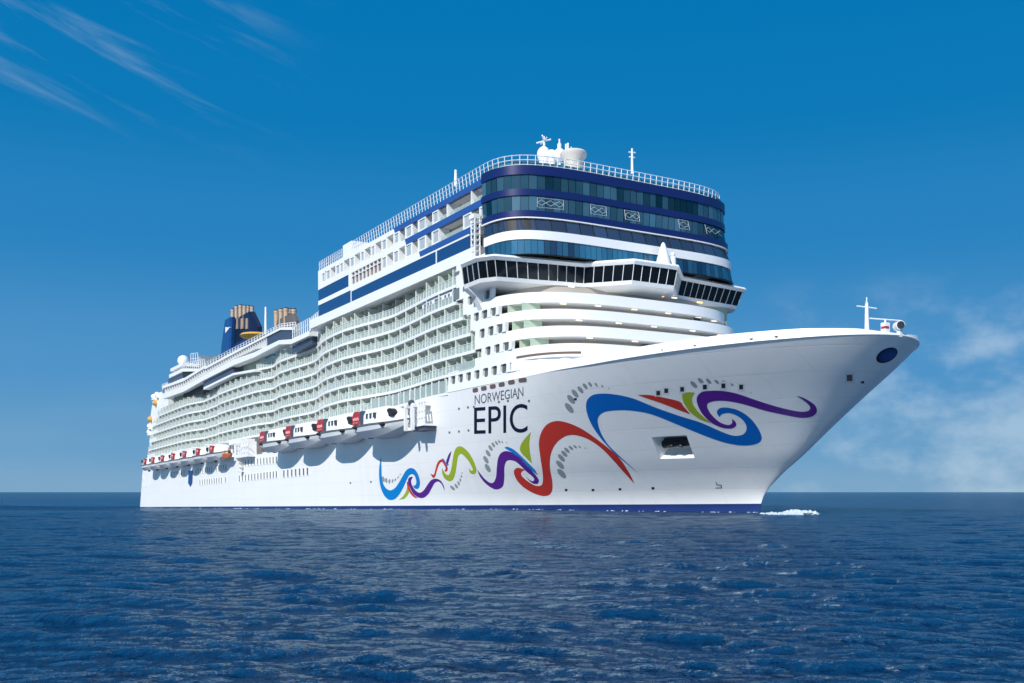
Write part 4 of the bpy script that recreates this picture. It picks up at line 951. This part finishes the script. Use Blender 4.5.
m = MB(); x, z = onY(899.5, 325.6, 0); m.tube([(x - .55, .3, z), (x + .35, -.25, z)], .48, 14); m.box(x - .2, x + .2, -.2, .2, z - 1.2, z); sl_ = obj('bow_searchlight', m, WHITE, ship, smooth=40)
m = MB(); m.tube([(x + .35, -.25, z), (x + .42, -.3, z)], .40, 14); obj('searchlight_lens', m, DARKW, sl_)

# ---------------------------------------------------------------- promenade recess with boats
m = MB(); m.box(-229, -18.3, -15.6, -12, 12.6, 17.0); obj('boat_deck_wall', m, WHITE, ship)
m = MB()
for x in np.arange(-218, -24, 3.1): m.box(x - .5, x + .5, -15.7, -15.5, 14.3, 16.2)
obj('boat_deck_windows', m, GREYW, ship, kind='stuff')
# davit platform forward of the first tender
m = MB(); xa, xe = -18.6, -13.4
m.box(xa, xe, -21.6, -18.5, 12.75, 13.05)
for x in np.linspace(xa + .3, xe - .2, 6):
    m.box(x - .14, x + .14, -21.6, -21.3, 13.05, 16.4)
for z in (14.0, 15.0, 16.3): m.box(xa, xe, -21.58, -21.36, z, z + .14)
for x in (xa + .4, xa + 2.8): m.box(x - .3, x + .3, -22.4, -18.5, 15.7, 16.3); m.box(x - .22, x + .22, -22.6, -22.1, 12.2, 16.1)
m.box(xa + 3, xe - 1, -21, -19, 15.9, 16.6)
plat = obj('davit_platform', m, WHITE, ship)
m = MB(); m.box(xa + .5, xe - .3, -21.2, -18.6, 12.1, 12.73); obj('davit_winch', m, DKGREY, plat); m = MB(); m.ball((xa + 1.5, -21.9, 16.4), .55, 10); obj('winch_drum', m, DKGREY, plat)
# davit frames between the boats
def davit(x, name='davit'):
    m = MB(); m.box(x - .35, x + .35, -20.4, -15, 16.55, 17.0); m.box(x - .3, x + .3, -16.6, -15.6, 12.7, 16.6); m.loft([[(x - .25, -19.9, 12.6), (x + .25, -19.9, 12.6), (x + .25, -18.9, 12.6), (x - .25, -18.9, 12.6)], [(x - .25, -20.6, 16.6), (x + .25, -20.6, 16.6), (x + .25, -19.8, 16.6), (x - .25, -19.8, 16.6)]])
    return obj(name, m, WHITE2, ship)
# lattice of the rescue-boat station
m = MB()
for (a, b) in ((B7(330, 300), B7(330, 525)), (B7(300, 300), B7(300, 430))):
    (x, z1), (_, z0) = onY(*a, -21), onY(*b, -21); m.box(x - .25, x + .25, -21.2, -20.0, z0, z1)
    for k in range(7):
        z = z0 + (z1 - z0) * k / 6; m.box(x - .8, x + .9, -21.1, -20.2, z - .1, z + .1)
x0, x1 = onY(*B7(345, 395), -20.5)[0], onY(*B7(455, 380), -20.5)[0]
m.box(x0, x1, -21.8, -19, 11.9, 12.5)
for x in np.linspace(x0, x1, 6): m.box(x - .1, x + .1, -21.7, -21.5, 12.5, 15.2)
m.box(x0, x1, -21.7, -21.55, 13.8, 13.95); m.box(x0, x1, -21.7, -21.55, 15.1, 15.25); m.box(x0 + 1, x1 - 4, -20.6, -17, 12.5, 15.6); m.box(x0 - 10, x0, -20.4, -17, 15.6, 16.6)
obj('rescue_station', m, WHITE, ship)
m = MB(); m.box(x1 + 1.2, x1 + 5, -20.1, -16, 12.4, 15.6); obj('embarkation_recess', m, BROWN, ship)

# ---------------------------------------------------------------- tenders and lifeboats (things of their own)
def hull_sections(L_, B, zk_, zg, bowx):
    secs = []
    for t in np.linspace(0, 1, 15):
        x = -L_ / 2 + L_ * t
        w = B / 2 * (1 - max(0, (t - .45) / .55) ** 1.75) * (1 - .16 * max(0, (.22 - t) / .22) ** 1.6); w = max(w, .06)
        rise = (zg - zk_) * (.80 * max(0, (t - .45) / .55) ** 1.7 + .35 * max(0, (.16 - t) / .16) ** 1.5); zb = zk_ + rise; g_ = zg + .35 * max(0, (t - .6) / .4) ** 2
        secs.append((x, w, zb, g_))
    return secs
def boat_parts(L_, B, big):
    """meshes of one boat, bow to +x, gunwale at z 0"""
    zk_, zg, zt = (-2.15, 0, 2.8) if big else (-1.85, 0, 2.15)
    secs = hull_sections(L_, B, zk_, zg, 0); out = []
    m = MB()                                       # twin-chine hull
    m.loft([[(x, -w, g_), (x, -w * .97, zb + (g_ - zb) * .55), (x, -w * .62, zb + .12), (x, -w * .2, zb + .3), (x, w * .2, zb + .3), (x, w * .62, zb + .12), (x, w * .97, zb + (g_ - zb) * .55), (x, w, g_)] for x, w, zb, g_ in secs])
    out.append(('hull', m, BOATG, 35))
    m = MB()
    m.loft([[(x, -w - .1, g_ - .16), (x, -w - .1, g_ + .1), (x, w + .1, g_ + .1), (x, w + .1, g_ - .16)] for x, w, zb, g_ in secs])
    out.append(('gunwale', m, GUNW, 30))
    m = MB(); loops = []
    for x, w, zb, g_ in secs:
        t = (x + L_ / 2) / L_; h = zt * (1 if t < .64 else max(.16, 1 - ((t - .64) / .36) ** 1.5)) * (1 if t > .12 else .5); ww = w * .93
        loops.append([(x, -ww, g_ + .08), (x, -ww * .98, g_ + h * .55), (x, -ww * .8, g_ + h * .88), (x, -ww * .4, g_ + h), (x, ww * .4, g_ + h), (x, ww * .8, g_ + h * .88), (x, ww * .98, g_ + h * .55), (x, ww, g_ + .08)])
    m.loft(loops); out.append(('canopy', m, WHITE, 40))
    yw = -B / 2 * .93
    m = MB(); a, b = -L_ * .465, -L_ * .28
    if big: m.prism_y([(a, .25), (b, .25), (b, zt * .62), (b - .6, zt * .86), (a + .8, zt * .86), (a, zt * .6)], yw - .10, yw + .5)
    else: m.prism_y([(-L_ * .12, .2), (L_ * .1, .2), (L_ * .12, zt * .8), (-L_ * .08, zt * .9), (-L_ * .14, zt * .6)], yw - .1, yw + .5)
    out.append(('red_panel', m, REDM, None))
    m = MB()
    for k in range(4 if big else 2):
        cx = (a + (b - a) * (.2 + .2 * k)) if big else (-L_ * .05 + k * L_ * .09); m.tube([(cx, yw - .12, .5 + .12 * (k % 2)), (cx + .3, yw - .12, .95), (cx, yw - .12, 1.3 + .1 * (k % 2))], .12, 5)
    out.append(('panel_marking', m, PINK, None))
    if big:
        m = MB(); m.box(-L_ * .265, -L_ * .19, yw - .08, yw + .4, .1, zt * .84); out.append(('boarding_door', m, DKGREY, None))
        for k in range(3):
            x = -L_ * .12 + k * L_ * .085; m = MB(); m.box(x, x + L_ * .035, yw - .06, yw + .6, .95, 1.75); out.append(('cabin_window', m, DARKW, None))
    ex, ez, er = (L_ * .29, zt * .55, 1.15) if big else (-L_ * .3, zt * .5, .95)
    m = MB(); we = .58 if big else 1.0
    m.prism_y([(ex + er * 1.05 * math.cos(q_) - .3 * math.sin(q_), ez + er * .58 * math.sin(q_)) for q_ in [2 * math.pi * i / 16 for i in range(16)]], yw * we - .10, yw * we + .7); out.append(('windshield', m, RUB, None))
    for x in ((L_ * .2, -L_ * .36) if big else ()):
        m = MB(); m.ball((x, -B / 2 * (.74 if x > 0 else .97) - .05, -.2), .62, 10, .55); out.append(('fender', m, RUB, 40))
    m = MB(); m.box(-L_ * .5 - .25, -L_ * .5 + .5, -.5, .5, -1.3, -.4); m.box(-L_ * .42, -L_ * .36, -.3, .3, -1.95, -1.2); out.append(('skeg', m, DKGREY, None))
    return out
def make_boat(name, cat, label, group, loc, parts):
    t = empty(name); t.matrix_world = SHIPM @ Matrix.Translation(loc); tag(t, label, cat, group)
    for nm_, m, mt_, sm in parts: obj(nm_, m, mt_, t, smooth=sm)
    return t
def copy_tree(src, name, label, loc):
    c = src.copy(); C.objects.link(c); c.matrix_world = SHIPM @ Matrix.Translation(loc); c['label'] = label
    for ch in list(src.children):
        d = ch.copy(); C.objects.link(d); d.parent = c
    return c
TL = ['white tender with red stern panel beside the davit platform, nearest the bow', 'second white tender from the bow under the cabin balconies, red stern panel',
      'third white tender from the bow, between two others along the hull side', 'rearmost of the four large white tenders, beside the small open recess']
XT = (-26.2, -43.2, -60.8, -77.4)
ten = make_boat('tender_boat', 'tender', TL[0], 'large tenders hanging along the hull', (XT[0], -22.0, 13.75), boat_parts(16.8, 5.9, True))
for x, l in zip(XT[1:], TL[1:]): copy_tree(ten, 'tender_boat', l, (x, -22.0, 13.75))
for x in (-34.7, -52.0, -69.1, -86.6): davit(x)
LL = ['white lifeboat with grey underside immediately behind the orange rescue boat', 'second white lifeboat aft of the orange rescue boat, red panel on its side', 'third white lifeboat aft of the orange rescue boat, just behind the blue hull panel',
      'white lifeboat in the middle of the seven along the after hull', 'third white lifeboat counted from the stern corner, red panel', 'white lifeboat second from the stern corner of the ship', 'white lifeboat at the very stern corner, last of the row']
XL = [-126.5, -139.9, -154.2, -167.5, -180.7, -193.6, -205.0]
lb = make_boat('lifeboat', 'lifeboat', LL[0], 'small lifeboats along the after hull', (XL[0], -21.8, 13.6), boat_parts(12.4, 5.0, False))
for x, l in zip(XL[1:], LL[1:]): copy_tree(lb, 'lifeboat', l, (x, -21.8, 13.6))
for a, b in zip(XL[:-1], XL[1:]): davit((a + b) / 2)
x, z = onY(*B7(215, 385), -22); rb = empty('rescue_boat'); rb.matrix_world = SHIPM @ Matrix.Translation((x, -21.6, z)); tag(rb, 'orange rescue boat hung between the lifeboats and the crane posts', 'rescue boat')
m = MB(); m.loft([[(a, -w, .3), (a, -w * .7, -.8 + r_), (a, w * .7, -.8 + r_), (a, w, .3)] for a, w, r_ in ((-3.3, 1.0, 0), (-1.6, 1.15, 0), (1.2, 1.1, .05), (2.7, .65, .4), (3.4, .1, .8))]); obj('hull', m, ORANGE, rb, smooth=40)
m = MB(); m.box(-1.7, .9, -.75, .75, .3, 1.15); obj('cabin', m, ORANGE, rb)
m = MB(); m.box(-1.5, .7, -.82, .82, .6, .95); obj('cabin_window', m, DARKW, rb)

# ---------------------------------------------------------------- sea
def sea_base(X, Y):
    dx, dy = X - ORG[0], Y - ORG[1]; s = dx * ux[0] + dy * ux[1]; t = dx * uy[0] + dy * uy[1]     # along / across the ship
    d = np.clip(-s, 0, 233) * 0.0126 + 0.30 * np.clip((60 - np.abs(s)) / 60, 0, 1) * 0
    back = np.exp(-np.clip(-s - 233, 0, None) ** 2 / (2 * 60 ** 2)); side = np.exp(-(t / 95.) ** 2)
    return -d * back * side
def wave_field():
    W = []
    for lam in np.geomspace(0.26, 10, 60):
        for _ in range(2):
            th = R(200) + rng.normal(0, .42); k = 2 * math.pi / lam
            a = 0.0042 * lam ** 0.80 * rng.uniform(.5, 1.4); a = min(a, .0105)
            W.append((k * math.sin(th), k * math.cos(th), a, rng.uniform(0, 2 * math.pi), lam))
    return W
def build_sea():
    r1 = 6 * np.exp(np.linspace(0, math.log(170 / 6), 620)); r2 = np.geomspace(174, 30000, 120); rr = np.concatenate([[.5, 3], r1, r2])
    th = np.concatenate([np.arange(-180, -60, 4.0), np.arange(-60, -30, 0.13), np.arange(-30, 30, 0.085), np.arange(30, 60, 0.13), np.arange(60, 180, 4.0)]); th = np.radians(th)
    Rg, T = np.meshgrid(rr, th, indexing='ij'); X = Rg * np.sin(T); Y = Rg * np.cos(T); Z = sea_base(X, Y); DX = np.zeros_like(X); DY = np.zeros_like(X)
    dr = np.gradient(rr)[:, None] * np.ones_like(X); coarse = np.abs(T) > R(60.1)
    res = np.maximum(dr, Rg * np.where(coarse, R(4.0), R(0.13)))
    patch = 0.75 + .35 * np.sin(X * .045 + 1.3 * np.sin(Y * .021)) * np.sin(Y * .033 + .8)
    for kx, ky, a, ph, lam in wave_field():
        fade = np.clip((lam / res - 2.2) / 3.0, 0, 1)
        p = kx * X + ky * Y + ph; k = math.hypot(kx, ky)
        Z += patch * fade * a * np.sin(p); c = np.cos(p) * a * fade * patch * .4
        DX += c * kx / k; DY += c * ky / k
    X = X + DX; Y = Y + DY
    n, mm = X.shape; co = np.stack([X, Y, Z], -1).reshape(-1, 3)
    i = np.arange(n - 1)[:, None]; j = np.arange(mm)[None, :]; j2 = (j + 1) % mm
    F = np.stack([i * mm + j, i * mm + j2, (i + 1) * mm + j2, (i + 1) * mm + j], -1).reshape(-1, 4)
    co = np.vstack([co, [[0, 0, 0]]]); tri = np.stack([np.full(mm, len(co) - 1), (np.arange(mm) + 1) % mm, np.arange(mm)], -1)
    me = bpy.data.meshes.new('sea'); nv = len(co); nl = F.size + tri.size
    me.vertices.add(nv); me.vertices.foreach_set('co', co.astype(np.float32).ravel())
    me.loops.add(nl); me.loops.foreach_set('vertex_index', np.concatenate([F.ravel(), tri.ravel()]).astype(np.int32))
    me.polygons.add(len(F) + len(tri)); me.polygons.foreach_set('loop_start', np.concatenate([np.arange(len(F)) * 4, len(F) * 4 + np.arange(len(tri)) * 3]).astype(np.int32))
    me.update(calc_edges=True); me.polygons.foreach_set('use_smooth', [True] * len(me.polygons))
    if me.polygons[len(F) // 2].normal.z < 0: me.flip_normals()
    return me
def sea_material():
    m = bpy.data.materials.new('sea_water'); m.use_nodes = True; nt = m.node_tree; N = nt.nodes; L = nt.links; b = N['Principled BSDF']
    b.inputs['Roughness'].default_value = 0.9; b.inputs['Specular IOR Level'].default_value = 0.0
    tc = N.new('ShaderNodeTexCoord')
    n0 = N.new('ShaderNodeTexNoise'); n0.inputs['Scale'].default_value = 0.02; n0.inputs['Detail'].default_value = 4; L.new(tc.outputs['Object'], n0.inputs['Vector'])
    mx = N.new('ShaderNodeMix'); mx.data_type = 'RGBA'; mx.inputs[6].default_value = (0.0004, 0.021, 0.066, 1); mx.inputs[7].default_value = (0.0008, 0.032, 0.090, 1)
    L.new(n0.outputs[0], mx.inputs['Factor']); L.new(mx.outputs[2], b.inputs['Base Color'])
    prev = None
    for sc_, dist, sx, sy in ((8.0, .085, 1.0, .6), (3.4, .22, 1.0, .42), (1.2, .34, .9, .4), (0.35, .5, .6, .8)):
        mp = N.new('ShaderNodeMapping'); mp.inputs['Scale'].default_value = (sx, sy, 1); mp.inputs['Rotation'].default_value = (0, 0, R(12)); L.new(tc.outputs['Object'], mp.inputs[0])
        n = N.new('ShaderNodeTexNoise'); n.inputs['Scale'].default_value = sc_; n.inputs['Detail'].default_value = 5; n.inputs['Roughness'].default_value = .6; L.new(mp.outputs[0], n.inputs['Vector'])
        bp = N.new('ShaderNodeBump'); bp.inputs['Strength'].default_value = 1.0; bp.inputs['Distance'].default_value = dist; L.new(n.outputs[0], bp.inputs['Height'])
        if prev: L.new(prev, bp.inputs['Normal'])
        prev = bp.outputs[0]
    L.new(prev, b.inputs['Normal'])
    # a wind-roughened sea never reaches the mirror-like grazing reflection of flat water
    g = N.new('ShaderNodeBsdfGlossy'); g.inputs['Roughness'].default_value = 0.025; g.inputs['Color'].default_value = (0.76, 0.92, 1.0, 1); L.new(prev, g.inputs['Normal'])
    fr = N.new('ShaderNodeFresnel'); fr.inputs['IOR'].default_value = 1.33; L.new(prev, fr.inputs['Normal'])
    mr = N.new('ShaderNodeMapRange'); L.new(fr.outputs[0], mr.inputs[0]); mr.inputs[1].default_value = 0.0; mr.inputs[2].default_value = 0.6; mr.inputs[3].default_value = 0.0; mr.inputs[4].default_value = 0.56
    sh = N.new('ShaderNodeMixShader'); L.new(mr.outputs[0], sh.inputs[0]); L.new(b.outputs[0], sh.inputs[1]); L.new(g.outputs[0], sh.inputs[2]); L.new(sh.outputs[0], N['Material Output'].inputs[0])
    return m
sea = link('sea', build_sea()); sea.data.materials.append(sea_material()); sea['kind'] = 'structure'

# ---------------------------------------------------------------- foam
FOAM = mat('sea_foam', (0.52, 0.60, 0.66), 0.8, noise=(.15, 3))
def w2(px, py, z=0.0):
    Yd = (CAMH - z) * FOC / (py - HY); return ((px - CX) / FOC * Yd, Yd)
def build_foam():
    m = MB()
    def clump(x, y, z, r, h):
        n = 8; j = [random.uniform(.65, 1.2) for _ in range(n)]
        loops = []
        for f, hh in ((1, -.25), (.85, .25), (.5, .7), (.12, 1.0)):
            loops.append([(x + r * f * j[k] * math.cos(2 * math.pi * k / n), y + r * f * j[(k * 3) % n] * math.sin(2 * math.pi * k / n), z + h * hh * random.uniform(.7, 1.1)) for k in range(n)])
        m.loft(loops)
    def sz(x, y): return float(sea_base(np.array(x), np.array(y)))
    # bow wave ahead of the stem and its breaking crest
    for k in range(620):
        px = random.triangular(762, 816, 796); cr = math.exp(-((px - 800) / 9.) ** 2); x, y = w2(px, 514.3); y += random.uniform(-3.0, 3.0)
        r_ = random.uniform(.10, .34); clump(x, y, -.06 + random.random() ** 1.5 * .45 * cr, r_, r_ * random.uniform(.5, .95))
    # foam along the shell
    for k in range(420):
        s = 35 - 270 * random.random() ** 1.6; b = hb(s, 0.2) + abs(random.gauss(0, .35)) + .05
        if math.sin(s * .9) + math.sin(s * .37 + 1) + random.uniform(-1, 1) < .2: continue
        p = SHIPM @ Vector((s, -b, 0)); clump(p.x, p.y, sz(p.x, p.y), random.uniform(.08, .30), random.uniform(.03, .10))
    return m
fo = obj('bow_foam', build_foam(), FOAM, None, smooth=70); fo['kind'] = 'stuff'
